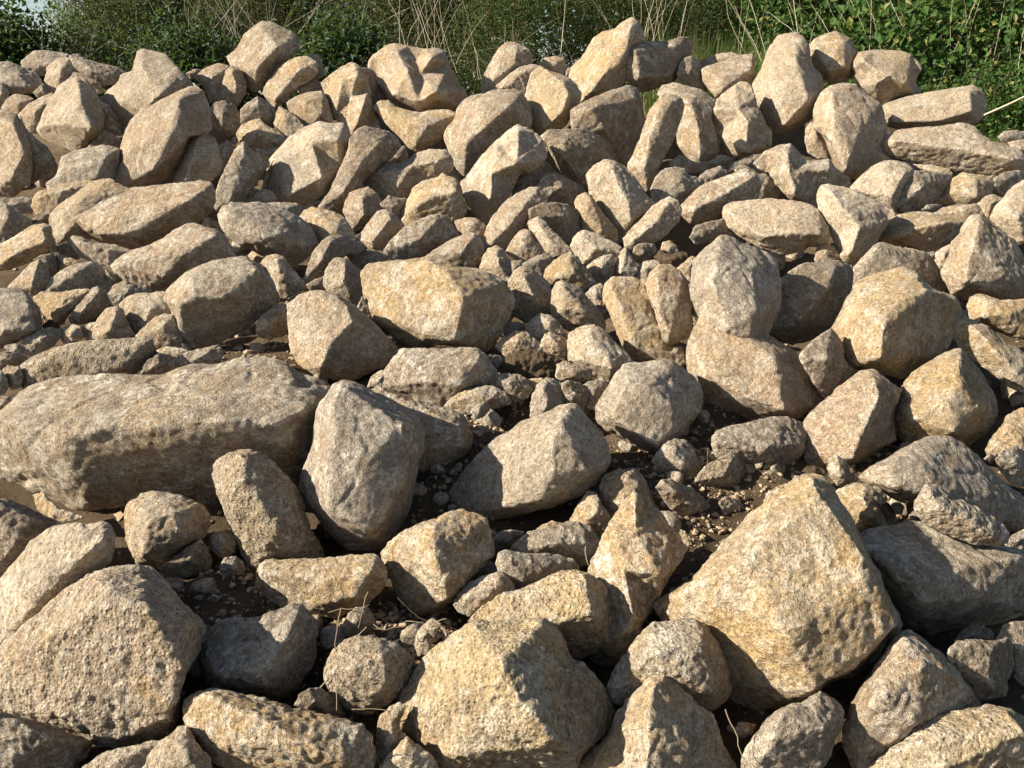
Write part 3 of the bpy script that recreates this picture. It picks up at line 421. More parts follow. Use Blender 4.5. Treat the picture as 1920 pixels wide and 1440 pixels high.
B0|w|rough pale rock left of the big grey block|87,104 92,99 100,97 110,96 118,95 122,101 126,110 122,114 112,117 106,120 100,126 95,122 90,115|100,103,2.6 108,108,2.8
B0|t|tan shaded wedge under the rough pale rock|98,127 104,121 112,114 119,111 125,112 128,121 131,131 137,136 128,137 118,136 110,136 100,131|116,120,2.8
B0|g|grey stone under the tip of the pinkish slab|77,98 82,91 90,87 96,90 103,92 109,94 108,98 98,100 91,102 87,105 82,103|92,94,2.6
B0|g|grey domed stone left of the pinkish slab's tip|33,95 36,88 42,82 50,77 58,75 66,74 73,77 77,83 80,92 78,95 70,95 60,97 48,98 40,98|56,80,2.6
B0|t|pyramid-shaped stone with a lit left face, left side|6,92 14,84 22,75 28,72 32,76 35,82 37,88 34,93 30,97 22,97 15,93|27,75,2 24,84,3 22,92,2.6
B0|d|brown rock behind the lit pyramid-shaped stone|24,72 30,69 38,67 40,72 42,80 40,84 36,84 33,78 28,74|34,74,2.4
B0|o|shaded stone with a thin yellow edge, left|40,69 46,69 54,72 59,75 50,79 44,81 42,77|47,73,2.4
B0|d|brown stone under the pinkish slab's left end|76,78 82,82 88,87 84,90 79,91|
B0|g|large pale grey boulder at the left edge|-10,94 6,93 16,94 20,97 23,103 28,107 29,115 29,124 22,128 12,130 6,134 -10,138|21,104,2.4 23,122,2.8 2,124,2.8
B0|o|bright yellow-faced stone left of the small dark triangle|24,99 30,96 36,96 44,96 56,94 66,94 62,99 55,105 48,112 45,118 41,119 36,115 30,108|45,100,2.8 43,108,3.2 41,116,2.4
B0|d|triangular brown stone with a lit top edge, left|50,114 56,106 62,99 67,93 71,92 75,94 78,100 82,106 76,109 72,114 66,117 56,118 51,117|71,95,2.4 57,111,2.8
B0|t|tan triangular stone rising before the rough pale rock|62,131 66,123 72,114 77,107 83,106 88,108 90,115 94,122 97,127 92,132 80,134 70,134|83,109,2 79,122,3.2
B0|w|small pale stone left of the tan triangular stone|58,121 64,118 71,117 68,122 64,128 59,127|
B0|c|dark soil lump under the bright yellow-faced stone|31,120 35,115 42,118 44,121 36,124|
B0|g|flat grey stone above the long speckled slab|15,130 22,127 28,123 36,121 44,122 43,128 38,133 30,138 22,141 16,138|30,129,2.4
B0|o|crumbly ochre stone beside the flat grey stone|43,127 45,121 52,119 58,120 60,127 52,132 46,132|52,124,2.6
C0|g|small flat stone left of the speckled slab's top|3,19 10,17 16,18 17,24 8,25|
C0|d|brown flat stone at the left edge beside the speckled slab|-5,26 4,23 14,24 20,28 16,32 10,35 -5,36|8,28,2.4
C0|p|reddish stone at the left end of the speckled slab|2,36 6,33 14,34 16,42 15,49 9,50 5,45|9,40,2.6
C0|g|grey rounded stone at the left edge above the huge long slab|-6,38 1,37 5,42 6,48 3,53 -6,55|0,45,2.4
C0|g|dark grey stone at the left edge touching the huge long slab|-6,56 6,55 11,57 7,63 -6,66|
C0|s|long speckled slab behind the huge long slab, left|15,33 22,28 35,23 46,19 60,16 80,15 95,14 105,12 110,14 111,20 107,25 102,32 98,38 88,40 72,41 58,42 50,43 38,45 25,48 17,50 15,42|46,22,2.6 74,27,3.2 88,34,3 30,29,2.4 104,18,2
C0|o|ochre chip beside the big grey block's base|112,22 118,20 128,20 136,22 130,27 118,26|122,23,2
C0|g|flat grey stone on the soil below the big grey block|126,28 134,24 145,21 156,19 161,22 159,28 152,33 140,33 130,34|146,26,2.4
C0|d|brown wedge between the speckled slab and the flat grey stone|100,40 106,30 114,24 122,26 130,30 126,36 118,41 108,42|114,32,2.4
B1|g|grey stone behind the long grey rock|32,32 42,31 54,31 62,32 65,36 62,42 54,40 44,36|52,35,2
B1|t|small lit chip at the foot of the flat plate rock|21,30 28,25 36,21 42,23 46,28 42,32 32,32|33,26,2
B1|o|tan rock with a smooth lit face right of the long grey rock|62,42 66,37 71,35 78,36 87,38 94,42 98,48 101,53 103,58 94,60 86,59 80,60 77,60 73,56 68,49|75,39,2 88,48,2.8 82,57,2.4
B1|t|rounded knob of rock below the saddle-backed pale rock|94,37 96,30 99,24 104,22 112,20 117,24 120,30 120,35 114,41 108,46 101,49 97,44|107,28,2.8 108,40,3
B1|t|tan wedge rock below the rounded knob|104,57 108,51 114,43 119,37 124,36 130,40 135,45 138,49 132,54 126,61 123,66 116,66 111,63|127,42,2.8 114,59,2.8
B1|o|olive-fronted block with a lit top, middle of the slope|135,44 137,36 141,28 145,20 152,16 162,13 165,10 168,12 174,14 178,20 179,28 183,34 181,40 174,43 166,43 158,44 150,47 140,49|147,32,3 158,26,3.2 175,22,2.6
B1|d|dark stone in shade left of the olive-fronted block|120,32 126,26 134,28 141,28 138,36 135,44 128,40|
B1|d|broad dark tan rock below the olive-fronted block|123,66 127,60 133,54 138,49 146,45 155,41 162,40 169,41 173,48 176,54 172,60 164,66 154,70 146,74 138,74 130,71|160,44,2.4 150,56,3.2
B1|d|curved dark rock below the tan smooth-faced rock|65,87 68,80 70,73 73,66 79,59 84,55 92,55 100,58 108,61 111,63 104,67 96,67 92,71 86,76 81,82 76,87 70,89|84,59,3 78,72,3
B1|t|small blocky stone behind the big yellow boulder's left corner|92,70 94,65 100,64 110,65 120,66 127,69 130,73 120,76 112,78 106,80 100,77|100,68,2.6 112,70,2.6
B1|s|speckled tan rock with a sunlit cap left of the yellow boulder|81,81 84,75 88,71 95,72 100,76 105,79 108,84 109,92 107,98 105,105 98,104 90,99 84,96 80,90|95,75,2.4 94,86,3.2
B1|d|small brown stone left of the speckled sunlit-cap rock|67,90 72,87 80,84 82,90 85,97 76,95 70,94|75,90,2
B1|t|tan rock with a pink sunlit top right of the grey block|34,74 38,70 44,68 50,70 55,77 60,83 65,88 67,92 60,95 52,99 46,99 46,92 43,85 40,78|46,73,2.4 48,82,3.2
B1|o|tiny pale stone between the grey block and long grey rock|25,69 29,65 35,66 39,69 35,73 30,74|
B1|d|dark olive rock shaded by the big grey block|31,118 36,112 44,106 52,104 56,112 56,122 48,127 40,129 32,126|44,115,2.6
B1|d|crumbly brown stone above the tan triangular boulder|53,101 58,97 64,95 70,95 64,100 57,105|
P|t|tan triangular boulder with a shaded lower right face|541,572 560,556 590,546 608,547 640,560 670,580 700,605 735,645 747,657 740,675 700,695 660,715 600,708 565,690 545,655 541,620|600,556,1.2 652,575,2.2 660,600,3.3 622,640,3.6 600,688,3 570,620,2
B1|d|dark strip of rock between tan triangular and yellow boulders|104,106 107,98 112,106 120,116 128,125 122,128 112,118|
P|h|huge long slab with a shaded front, left foreground|-30,770 0,772 20,757 40,735 65,722 100,712 143,707 195,702 240,702 275,704 307,702 335,690 365,683 405,686 430,681 455,673 482,670 508,673 534,680 550,694 560,704 590,710 620,724 634,745 628,790 612,850 590,900 550,940 500,950 440,952 405,954 340,955 300,957 235,958 200,962 160,962 130,957 110,944 78,925 60,922 40,910 0,894 -30,885|0,786,2.4 55,806,3 85,821,3.4 110,818,3.5 130,812,3.7 190,798,3.4 255,804,3.5 300,776,3.3 345,770,3.3 440,786,3.4 520,794,3.2 575,765,2.4 138,865,3.1 150,905,2.4 156,950,1.2 60,880,1.8
C0|o|pale strip of rock in the dark gap under the huge long slab|24,126 30,124 36,131 42,136 52,139 60,142 50,145 38,144 28,136|
C1|g|tall upright boulder standing before the huge long slab|87,47 93,44 102,46 110,49 118,53 130,58 140,64 148,72 151,80 150,92 147,105 144,118 142,130 138,144 132,155 124,164 112,167 100,166 90,160 82,150 75,140 70,134 64,128 62,120 63,112 66,105 70,95 73,85 74,75 75,65 78,60 84,53|93,48,2 85,62,2.6 88,82,3.2 82,105,3.2 85,136,3.6 138,76,2.8 137,112,3 112,150,3.4 112,100,3.5
C1|s|speckled oval boulder leaning at the huge slab's front|1,103 4,99 12,96 20,94 28,94 36,97 44,103 50,110 55,116 60,122 63,130 66,142 72,155 78,165 79,172 70,180 50,180 35,180 28,180 20,165 14,150 9,140 6,130 2,120 0,112|20,98,2.4 22,113,3.2 32,124,3.2 11,128,2.8 46,152,3.4 55,135,2.6|-0.05
C1|t|rounded rock behind the tall upright boulder|112,50 118,48 128,54 140,58 155,61 168,65 178,68 183,74 186,84 185,92 180,97 172,102 160,107 150,110 142,108 140,95 140,80 136,68 126,60|176,76,2.6 150,92,3.2 177,90,3.2 150,70,2
C1|p|pinkish-white block below the big yellow boulder|120,40 124,36 130,28 135,22 145,21 160,22 174,21 184,20 192,22 196,26 200,32 204,37 202,45 196,48 186,50 178,54 166,63 156,60 146,56 138,52 130,50 121,48|140,29,2 178,34,3 191,30,2.6 178,47,3 150,44,2.4
C1|t|small stone at the left corner of the pinkish-white block|111,48 114,41 120,37 126,36 123,43 121,49|
C2|t|flat tan stone below the pinkish-white block|12,62 18,57 26,52 36,49 46,48 54,51 59,56 61,60 52,62 44,63 36,66 30,68 22,66|36,53,2.8 46,56,2.8
C2|d|small crumbly stone under the flat tan stone|32,66 36,61 42,59 46,62 42,69 36,71|
C2|t|tan wedge stone right of the pinkish-white block|45,42 50,39 58,39 66,40 72,43 75,50 72,56 66,58 62,58 56,53 50,50 46,47|60,45,2.8
C2|o|tiny ochre stone right of the tan wedge stone|71,44 76,42 84,42 82,47 76,51 72,51|
C2|g|upright grey stone with a lit left side, centre|75,62 77,54 80,47 85,43 92,43 97,46 99,55 100,60 96,65 88,70 80,72 75,70|84,47,2.4 87,62,3.2
C2|d|brown stone right of the upright grey stone|97,46 102,44 110,46 114,52 118,56 116,61 112,65 106,63 102,60 99,52|107,53,2.8
C2|g|grey stone touching the grey broad boulder's left side|111,48 116,45 122,44 128,44 130,48 126,54 122,60 120,65 116,63 118,56 113,53|121,50,2.6
C2|t|tiny stone on top beside the grey broad boulder|121,44 126,41 130,45 132,48 127,49|
C2|t|brick-like oblong stone below the pale block, centre|93,40 94,32 98,30 106,32 114,34 119,36 119,42 112,44 102,43 95,43|96,34,2.4 108,36,2.8 106,41,2.8|-0.06
C2|c|heap of crumbly brown earth left of the brick-like stone|53,38 58,28 66,24 78,22 90,26 102,29 101,32 94,36 92,41 80,43 66,41|66,29,2 82,29,2.4
C2|d|small brown stone under the big yellow boulder's right end|42,28 46,25 52,26 57,27 55,33 50,37 47,33|
C2|w|pale block with a lit left face below the leaning pair|102,18 103,10 108,7 114,5 120,4 126,7 132,13 138,19 144,25 148,30 142,35 137,40 132,44 124,41 118,37 110,35 103,30|117,9,2 130,26,3 133,35,3 109,28,2.6
C2|g|broad grey boulder with a dark undercut, right of centre|122,63 126,57 130,50 134,44 138,38 142,33 150,31 158,31 164,30 170,28 176,30 182,34 192,42 197,48 198,56 197,64 192,70 188,76 186,82 181,85 180,92 174,97 168,98 160,95 152,91 144,86 136,82 128,78 123,72|145,44,2.4 160,48,3 176,60,3.2 178,78,3.2 132,70,2.6 166,91,3.4
C2|w|boulder with a brilliantly lit rough left face, centre|88,67 96,63 103,61 108,62 111,66 117,72 123,78 127,83 130,90 132,98 133,102 130,107 125,112 120,118 110,125 100,130 90,134 75,138 60,141 48,144 38,143 28,141 18,138 16,130 17,124 24,115 30,106 36,98 42,92 50,86 60,80 68,74 76,70|103,64,1.6 97,72,2.8 92,83,3.4 90,95,3.9 91,108,4 80,130,3.2 50,136,2.2 115,108,3 55,105,1.8
C2|t|pale wedge rock with a shadowed top behind the tall flake|125,120 128,113 133,110 142,108 150,108 156,114 159,122 163,132 168,140 160,145 150,150 140,148 133,143 128,136 126,128|145,112,2.4 152,118,2.8 140,132,2.4
C3|d|brown rounded stone half buried in soil, right of the wedge|12,120 16,116 22,115 30,119 38,122 46,130 52,136 46,141 36,143 26,139 18,130|24,122,2.4 36,132,2.8
C3|g|dark grey block under the broad grey boulder|9,102 14,94 18,90 25,86 33,87 38,93 40,100 44,107 42,112 38,116 30,116 22,113 16,108|24,96,2.8 32,104,3.2
C3|d|small stone left of the dark grey block|9,106 13,103 17,104 19,108 18,114 13,114|
C3|d|brown triangular rock half buried in soil, right|40,116 44,109 50,104 58,100 66,96 71,97 76,103 79,109 80,115 76,121 68,123 58,122 48,120|66,100,2 60,112,3.2
C3|g|grey block with a pale edge on the soil, right|52,84 56,80 66,77 78,75 88,72 96,70 106,71 114,74 119,79 119,87 118,95 112,102 104,108 94,109 84,106 76,103 68,100 60,101 55,98 53,92|55,86,2.4 74,94,3 87,96,3.8 92,92,3.9 116,90,3 100,82,3
C3|d|small brown stone under the grey pale-edged block|76,104 82,104 86,107 89,111 84,114 79,112|
C3|g|small flat stone on the soil right of the buried triangle|88,111 94,108 99,106 104,108 103,112 96,115 90,115|95,110,2
C3|t|large rounded slab carrying the grey-faced upright boulder|37,10 42,2 48,-8 60,-5 80,5 92,11 100,16 108,21 114,26 119,34 124,43 130,49 135,55 134,60 128,64 120,70 116,75 108,74 100,73 92,73 84,74 78,73 70,69 60,65 50,60 44,56 42,48 36,42 34,34 34,22|60,38,2.8 82,27,2.4 97,28,3 100,50,3.8 105,66,3.8 46,38,2.4 75,55,3.2|0.08
C3|d|dark grey rock in the shade of the three-faced ochre block|115,26 122,18 130,11 138,6 144,15 146,28 152,34 160,38 164,40 158,46 148,50 140,55 134,57 126,46 120,36|134,28,2.6
C3|p|pinkish wedge rock with a ridge down its front, right|118,74 124,66 130,61 136,56 142,50 150,44 158,38 166,36 171,38 178,44 184,48 188,50 186,56 182,64 181,72 183,80 184,86 176,90 168,95 162,100 154,104 146,104 138,105 130,107 122,105 118,98 119,88|169,42,2 172,56,3.4 164,72,3.8 158,86,3.8 153,99,3.2 140,70,2.4
C4|o|rounded ochre boulder below the three-faced block, right|96,68 98,62 103,54 106,44 110,40 120,33 132,26 140,22 146,21 152,28 158,35 164,44 169,52 172,60 173,66 170,74 166,80 160,84 152,90 144,91 136,90 128,90 120,91 112,92 107,92 102,84 98,78|145,29,2.2 147,45,3.4 136,58,3.8 110,70,3 142,80,3.8 159,62,3
C4|o|orange-tan rock at the right edge below the dark hollow|164,94 170,84 176,78 180,71 186,66 192,64 204,64 204,105 190,106 184,102 176,98 168,100|178,80,2.4 188,88,2.8
C4|d|dark lump at the right edge under the orange-tan rock|172,100 178,94 186,91 190,96 194,104 204,108 204,120 188,119 182,115 176,109|186,104,2.8
C4|d|small pebble at the orange-tan rock's foot|163,100 167,96 172,97 173,101 168,103|
C4|t|tiny round pebble on the soil near the right edge|181,115 184,113 188,115 187,118 183,118|
C4|g|large grey ridge-topped boulder at right, spilling downhill|73,113 80,108 88,103 96,99 104,94 110,91 116,87 122,84 130,84 140,85 148,90 156,96 162,102 168,108 176,116 184,122 192,128 204,135 204,152 190,152 178,150 165,147 152,144 140,140 128,137 120,134 114,132 105,130 96,126 88,122 82,118|97,103,2.8 110,104,3.3 118,108,3.7 126,113,3.8 136,124,3.8 152,136,3.4 100,120,3 165,125,2.8
D4|s|speckled yellow-capped rock below the grey ridge-topped boulder|114,16 118,10 122,4 128,4 134,7 140,14 148,16 156,20 164,25 172,30 178,34 181,38 180,44 174,46 164,46 154,45 146,42 136,38 126,34 120,30 115,24|124,8,2.2 131,18,3.6 158,28,2.8 165,38,3|-0.3
C4|t|small pointed stone standing on soil left of the grey ridge-topped boulder|51,107 53,100 57,98 62,101 67,106 71,111 72,116 66,118 58,119 54,113|58,101,2.2 60,112,3.2|-0.06
C4|o|stone with a yellow sunlit top beside the big tilted block|57,124 62,121 70,118 80,119 88,122 92,127 91,131 86,134 88,140 92,146 96,152 85,154 73,153 68,146 62,137 59,130|78,120,2 76,128,3.4 82,142,3.4|-0.05
C4|g|grey stone right of the yellow-topped stone|84,131 90,130 96,134 100,142 104,150 98,153 91,146|94,140,2.6
C4|d|small dark pebble below the grey ridge-topped boulder|96,132 102,131 106,135 103,140 98,139|
C4|c|low brown clod on the soil behind the big tilted block|32,109 36,105 42,106 48,107 50,112 40,113|
C3|d|flat brown stone sunk in the soil behind the big tilted block|57,131 61,128 68,129 74,133 78,138 70,141 60,140|67,133,2
C3|o|crumbly yellow stone on the big tilted block's upper left|89,131 92,125 99,120 106,118 104,124 98,130 92,133|98,124,2.4
D0|d|brown sloping rock under the huge slab's left end|-10,12 6,15 18,20 30,26 42,31 50,34 44,36 36,39 28,44 20,52 14,58 8,64 0,70 -10,74|24,28,2.4 12,45,2.6
D0|w|pale sliver of rock at the left edge below the huge slab|-10,26 0,27 4,36 4,42 0,48 -10,50|0,38,2
D0|w|pale pitted slab tilted behind the left foreground boulder|-10,82 0,73 6,66 12,60 18,52 24,44 30,39 38,35 48,33 58,32 64,34 70,32 74,30 79,34 82,40 82,48 80,56 76,62 72,70 64,78 54,86 44,94 36,100 28,106 20,112 10,118 0,124 -10,128|60,40,2 74,42,2.4 26,55,1.5 20,78,3 24,90,3 50,64,1.5
P|r|massive pitted boulder in the bottom left foreground|-25,1225 20,1200 47,1173 73,1152 104,1124 135,1098 167,1077 198,1066 229,1061 260,1059 281,1064 302,1082 323,1108 338,1129 359,1150 372,1165 382,1180 378,1205 366,1228 354,1252 344,1270 338,1296 333,1338 329,1358 312,1378 292,1386 260,1392 229,1402 205,1400 183,1396 162,1386 142,1380 115,1369 83,1359 60,1355 40,1348 10,1338 -25,1330|185,1087,1.9 207,1122,3.0 272,1136,3.3 350,1164,2.5 343,1250,2.9 322,1340,2.1 60,1215,1.6 120,1340,1.4 225,1385,1.2
D0|t|rounded brown rock before the huge slab with a lit left strip|91,18 98,14 103,10 112,9 122,10 134,14 144,17 149,21 151,27 150,33 146,41 138,47 128,54 120,60 112,62 104,61 99,60 96,55 93,46 91,36 90,26|101,20,2.4 109,27,3.6 104,38,3.6 102,55,3 126,24,3.4 130,42,3.2
D0|d|brown stone under the rounded rock with a lit strip|114,64 124,58 134,50 144,44 149,48 152,58 150,65 140,68 128,71 118,70|136,58,2.4
D0|o|small orange-brown stone left of the speckled oval boulder|150,43 156,38 162,37 168,40 170,46 168,52 160,57 153,51|160,45,3
D0|d|dark little stone below the small orange-brown stone|158,63 163,56 170,55 176,62 177,68 168,72 160,71|168,63,2.6
D1|o|oblong slab with a bright top and shaded front, lower left|31,78 32,66 33,61 38,58 50,58 62,58 75,58 88,57 98,55 108,55 116,54 120,58 123,64 125,72 122,78 116,84 108,90 98,95 88,98 78,97 70,95 64,93 56,94 46,96 40,94 34,88|34,66,2.6 52,68,3.2 75,72,3.5 100,69,3.4 114,66,3 109,60,2 77,90,2.8 103,83,3
D1|o|golden rock split into lit and shaded halves, lower centre|121,52 126,46 134,40 144,35 152,31 160,30 164,27 172,23 178,22 188,24 196,28 200,40 202,48 202,54 196,58 190,66 184,72 178,80 172,86 169,89 160,93 150,97 142,95 136,86 130,76 126,66 122,60|158,33,2.4 158,45,3.6 160,58,4 166,72,3.8 169,85,2.8 140,60,2.4
P|g|grey-topped rock with a bright front edge, lower left|380,1200 395,1180 415,1165 440,1160 468,1162 490,1158 520,1145 545,1135 565,1133 580,1150 593,1165 596,1185 590,1205 592,1222 585,1245 575,1262 560,1285 545,1300 525,1310 500,1312 475,1308 455,1304 430,1298 405,1292 390,1272 380,1240|560,1148,1.8 540,1190,3.3 492,1260,3.6 450,1252,2.6 405,1264,2.2 496,1285,3.2 420,1200,1
E1|s|dark speckled rock among dry straw, lower centre|103,47 108,38 118,30 128,27 142,26 156,30 166,34 174,40 179,50 176,62 170,72 164,80 156,86 144,92 134,95 122,90 112,84 106,76 102,65 100,55|152,42,3 156,68,3.2 125,55,3
D1|d|small round brown stone among the straw|94,104 97,97 103,93 110,92 115,97 117,104 113,109 104,112 95,112|105,101,3
E1|d|dark stone in the gap behind the long bottom rock|73,88 78,79 86,74 94,73 104,78 112,86 118,96 108,100 92,98 80,95|92,84,3
P|o|long rock with a bright rough front, bottom left of centre|345,1330 352,1310 370,1297 400,1293 430,1297 470,1308 510,1316 550,1328 600,1340 640,1350 680,1360 695,1380 703,1400 704,1420 698,1450 640,1462 560,1460 480,1452 430,1440 400,1427 365,1402 348,1370|398,1308,2.4 438,1330,3.2 500,1350,3.6 560,1392,3.8 640,1424,3.4 440,1395,3
E0|d|shaded rock in the bottom left corner|-8,94 4,95 20,101 40,106 60,114 75,118 82,122 78,132 72,138 66,146 60,158 -8,158|30,109,2.4 45,118,2.8
E0|t|brown rock at the bottom edge under the massive pitted boulder|74,144 85,136 96,130 108,128 125,124 142,120 148,118 144,126 138,134 134,142 132,156 100,160 75,156|110,136,2.6
E0|w|pale lit round rock at the bottom edge, left|129,144 136,130 144,122 152,115 162,108 168,106 170,113 175,120 180,127 186,133 189,142 190,156 150,160 128,156|158,124,2.6 170,135,3
E0|d|small brown stone right of the massive pitted boulder|170,58 174,48 178,40 181,42 182,56 176,62|
E1|t|slanted flake in the gap right of the long bottom rock|148,112 150,100 158,90 168,85 172,88 168,96 165,104 168,112 174,118 168,124 162,132 155,140 150,142 147,130|160,104,2.4 158,122,2.4
E1|o|ochre rock at the bottom edge under the big ochre foreground boulder|149,146 155,137 163,130 170,120 174,116 180,122 188,128 196,134 202,144 202,160 150,160|172,132,2.6
D1|w|pale stone leaning on the big ochre foreground boulder's left|145,118 147,110 152,104 158,100 164,103 160,110 157,118 154,126 148,127|152,112,2.4
D2|p|rounded pinkish-white stone left of the ochre rough block|20,90 24,82 30,76 38,71 46,68 54,67 58,70 62,76 64,81 60,86 52,90 44,93 36,96 30,97 24,95|52,72,2.4 44,84,3.2 28,84,2.4
P|y|big ochre foreground boulder with pitted lit side, bottom centre|745,1345 750,1312 770,1280 800,1228 822,1208 850,1188 885,1162 930,1165 985,1165 1022,1160 1045,1178 1055,1195 1062,1220 1075,1240 1095,1245 1110,1262 1125,1280 1137,1310 1147,1335 1150,1352 1140,1378 1115,1395 1095,1415 1085,1445 1080,1470 830,1470 810,1440 780,1408 755,1382 742,1360|1018,1168,1.8 990,1195,2.6 970,1220,3.2 938,1230,3.6 945,1270,3.9 975,1315,4.1 1010,1350,4.1 1040,1385,3.9 1080,1412,3 790,1340,1.5 850,1420,2.4
P|y|ochre rough block just behind the big ochre foreground boulder|878,1163 904,1140 935,1119 972,1108 1003,1095 1029,1082 1055,1072 1081,1069 1102,1077 1118,1088 1133,1100 1144,1119 1146,1150 1149,1176 1144,1197 1133,1212 1112,1225 1086,1233 1070,1233 1050,1225 990,1200 930,1190|1098,1085,2.4 1108,1150,3.6 1040,1158,3.3 1030,1105,1.6 1010,1180,3
D2|o!|tall pale flake standing upright, lower right of centre|116,70 120,58 126,46 128,40 133,30 138,22 144,14 150,8 154,10 158,16 164,20 170,26 174,34 180,36 186,38 189,44 186,52 180,60 175,68 170,76 166,86 160,95 154,103 152,112 146,124 138,136 128,135 118,130 116,110 116,90|150,16,1.8 137,40,2.2 151,37,2 168,68,3.2 142,64,2.8 150,104,3.4 130,118,2.6
D2|g|dark oval stone in the shade, lower centre|60,50 66,44 74,38 84,36 94,33 102,31 110,31 118,34 122,40 124,46 122,54 119,61 112,61 104,60 94,58 84,57 72,56 62,54|114,46,2.6 90,46,3.2
D2|t|tan stone with a sunlit corner behind the dark oval stone|74,40 82,33 90,30 97,31 92,37 82,40|
D2|d|dark stone left of the dark oval stone|48,42 54,37 62,36 70,38 66,46 60,54 52,54 49,50|57,44,2.4
D2|g|greenish-grey flat slab with a brown oval mark, lower centre|50,60 52,53 56,51 64,53 74,54 86,54 98,56 106,58 109,62 108,67 100,70 92,73 84,76 74,78 66,78 60,72 54,67|56,56,2.4 85,62,2.8 70,70,2.4
D2|d|small grey-brown stone right of the golden split rock|36,70 40,63 46,58 50,62 55,67 50,71 42,72|
D2|o|brown rock with a sunlit edge under the brilliantly lit boulder|100,34 106,26 110,18 116,8 122,10 126,20 130,24 132,28 128,36 120,38 110,38|124,21,2.4 116,28,2.4
P|s|brown speckled boulder left of the big tilted block, bottom|1140,1290 1150,1265 1165,1240 1185,1210 1205,1185 1225,1168 1250,1166 1275,1162 1300,1162 1320,1172 1335,1195 1348,1215 1358,1235 1365,1262 1368,1292 1360,1310 1340,1328 1320,1338 1290,1330 1255,1310 1235,1305 1200,1315 1170,1320 1145,1312|1318,1200,2.8 1330,1290,3.2 1225,1225,3 1270,1260,3.4
P|o|pointed rock with a lit left side at the bottom edge, centre right|1072,1470 1085,1440 1098,1415 1140,1375 1155,1345 1175,1315 1200,1290 1225,1270 1245,1268 1262,1278 1285,1302 1310,1325 1335,1345 1345,1370 1355,1400 1375,1430 1392,1470|1228,1284,2 1214,1330,3.3 1217,1400,4 1208,1462,4 1300,1400,2.6
P|o|big tilted block with a broad lit face, lower right|1228,1135 1252,1119 1278,1103 1304,1082 1325,1056 1346,1030 1372,1004 1398,973 1419,957 1434,947 1450,931 1471,916 1492,895 1507,890 1523,890 1544,895 1559,910 1570,931 1583,957 1596,978 1606,999 1617,1025 1627,1051 1643,1077 1653,1103 1669,1129 1682,1150 1690,1170 1687,1181 1674,1192 1664,1192 1658,1207 1648,1228 1632,1244 1611,1259 1590,1270 1565,1272 1550,1277 1534,1295 1517,1317 1492,1327 1467,1323 1442,1332 1417,1342 1400,1344 1383,1338 1365,1323 1340,1300 1300,1240 1255,1185|1522,899,1.6 1540,930,2.6 1508,954,2.7 1442,1010,3 1395,1052,3.2 1318,1094,2.4 1440,1120,3.7 1474,1188,3.9 1530,1290,3.1 1600,1010,3.1 1640,1085,3.5 1676,1168,3.2 1600,1250,3.0 1545,1100,3.2 1500,1120,3.0
D4|g|wide grey-topped boulder with a dark front, lower right|73,38 80,36 90,34 100,32 108,30 116,31 126,34 138,38 148,43 160,46 174,47 186,49 194,51 204,53 204,96 196,96 188,98 178,101 168,104 156,107 144,108 132,110 122,111 114,108 106,106 104,100 98,92 92,82 86,72 80,60 76,48|80,50,2.2 100,60,3 116,71,3.7 130,71,3.8 148,62,3.3 170,58,3 190,56,2.6 119,88,3.8 160,84,3.4
D4|g|grey stone at the right edge above the wide grey-topped boulder|178,46 184,40 192,36 204,34 204,52 190,51 182,49|192,43,2
E4|g|small dark stone in the gap under the wide grey-topped boulder|130,30 134,22 144,18 156,17 163,20 166,28 160,32 146,32|148,24,2.4
E4|g|dark grey rock at the right edge below the wide boulder|168,28 174,16 184,13 204,12 204,68 190,68 184,62 183,44 181,32|190,38,2.6
E4|d|dark grey blocky stone right of the sun-patched rock|124,42 126,36 132,31 142,30 152,30 164,30 172,30 176,27 180,29 181,38 182,50 180,58 176,64 176,72 172,79 162,80 155,83 148,81 142,72 136,62 130,52 125,46|164,34,2.2 160,54,3.2 162,70,3
E4|t|rock with a patch of sun on its face, bottom right|80,22 88,20 95,24 102,30 110,37 118,43 126,50 132,58 138,66 144,74 150,82 155,88 150,93 140,97 126,102 112,108 102,112 94,118 84,124 74,130 64,136 56,142 50,150 42,150 36,138 32,128 29,120 30,108 34,98 38,88 42,78 48,68 56,58 64,46 70,36|86,28,2 100,52,3 62,80,3.4 120,52,2.4 95,100,3.2
E4|y|pale yellow boulder filling the bottom right corner|50,160 54,141 62,134 72,126 82,119 92,110 98,100 106,95 120,94 134,92 148,90 160,89 172,90 180,92 188,96 195,102 207,110 207,160|176,94,2.2 190,112,3.4 110,115,2.4 120,145,3
E3|g|grey rounded rock at the bottom edge, right of centre|92,142 96,128 104,116 110,107 116,98 124,93 136,88 148,86 156,80 162,75 170,80 178,86 183,94 182,104 176,114 172,124 170,132 164,142 160,158 92,158|125,97,2.4 165,108,3 122,118,2.4
E3|d|small brown stone deep in the gap, bottom right of centre|84,112 88,104 96,103 104,105 102,113 92,117|
"""
def parse(line):
    f = line.split('|')
    x0, y0, k = TILE[f[0]]
    pts = lambda s: np.array([[float(c) for c in q.split(',')] for q in s.split()]) if s.strip() else np.zeros((0, 3))
    o = pts(f[3]); r = pts(f[4])
    o = o * k + (x0, y0)
    if len(r): r[:, :2] = r[:, :2] * k + (x0, y0)
    return f[1], f[2], o, r, float(f[5]) if len(f) > 5 else 0.0
def area2(o):
    x, y = o[:, 0], o[:, 1]
    return 0.5 * float(np.sum(x * np.roll(y, -1) - np.roll(x, -1) * y))

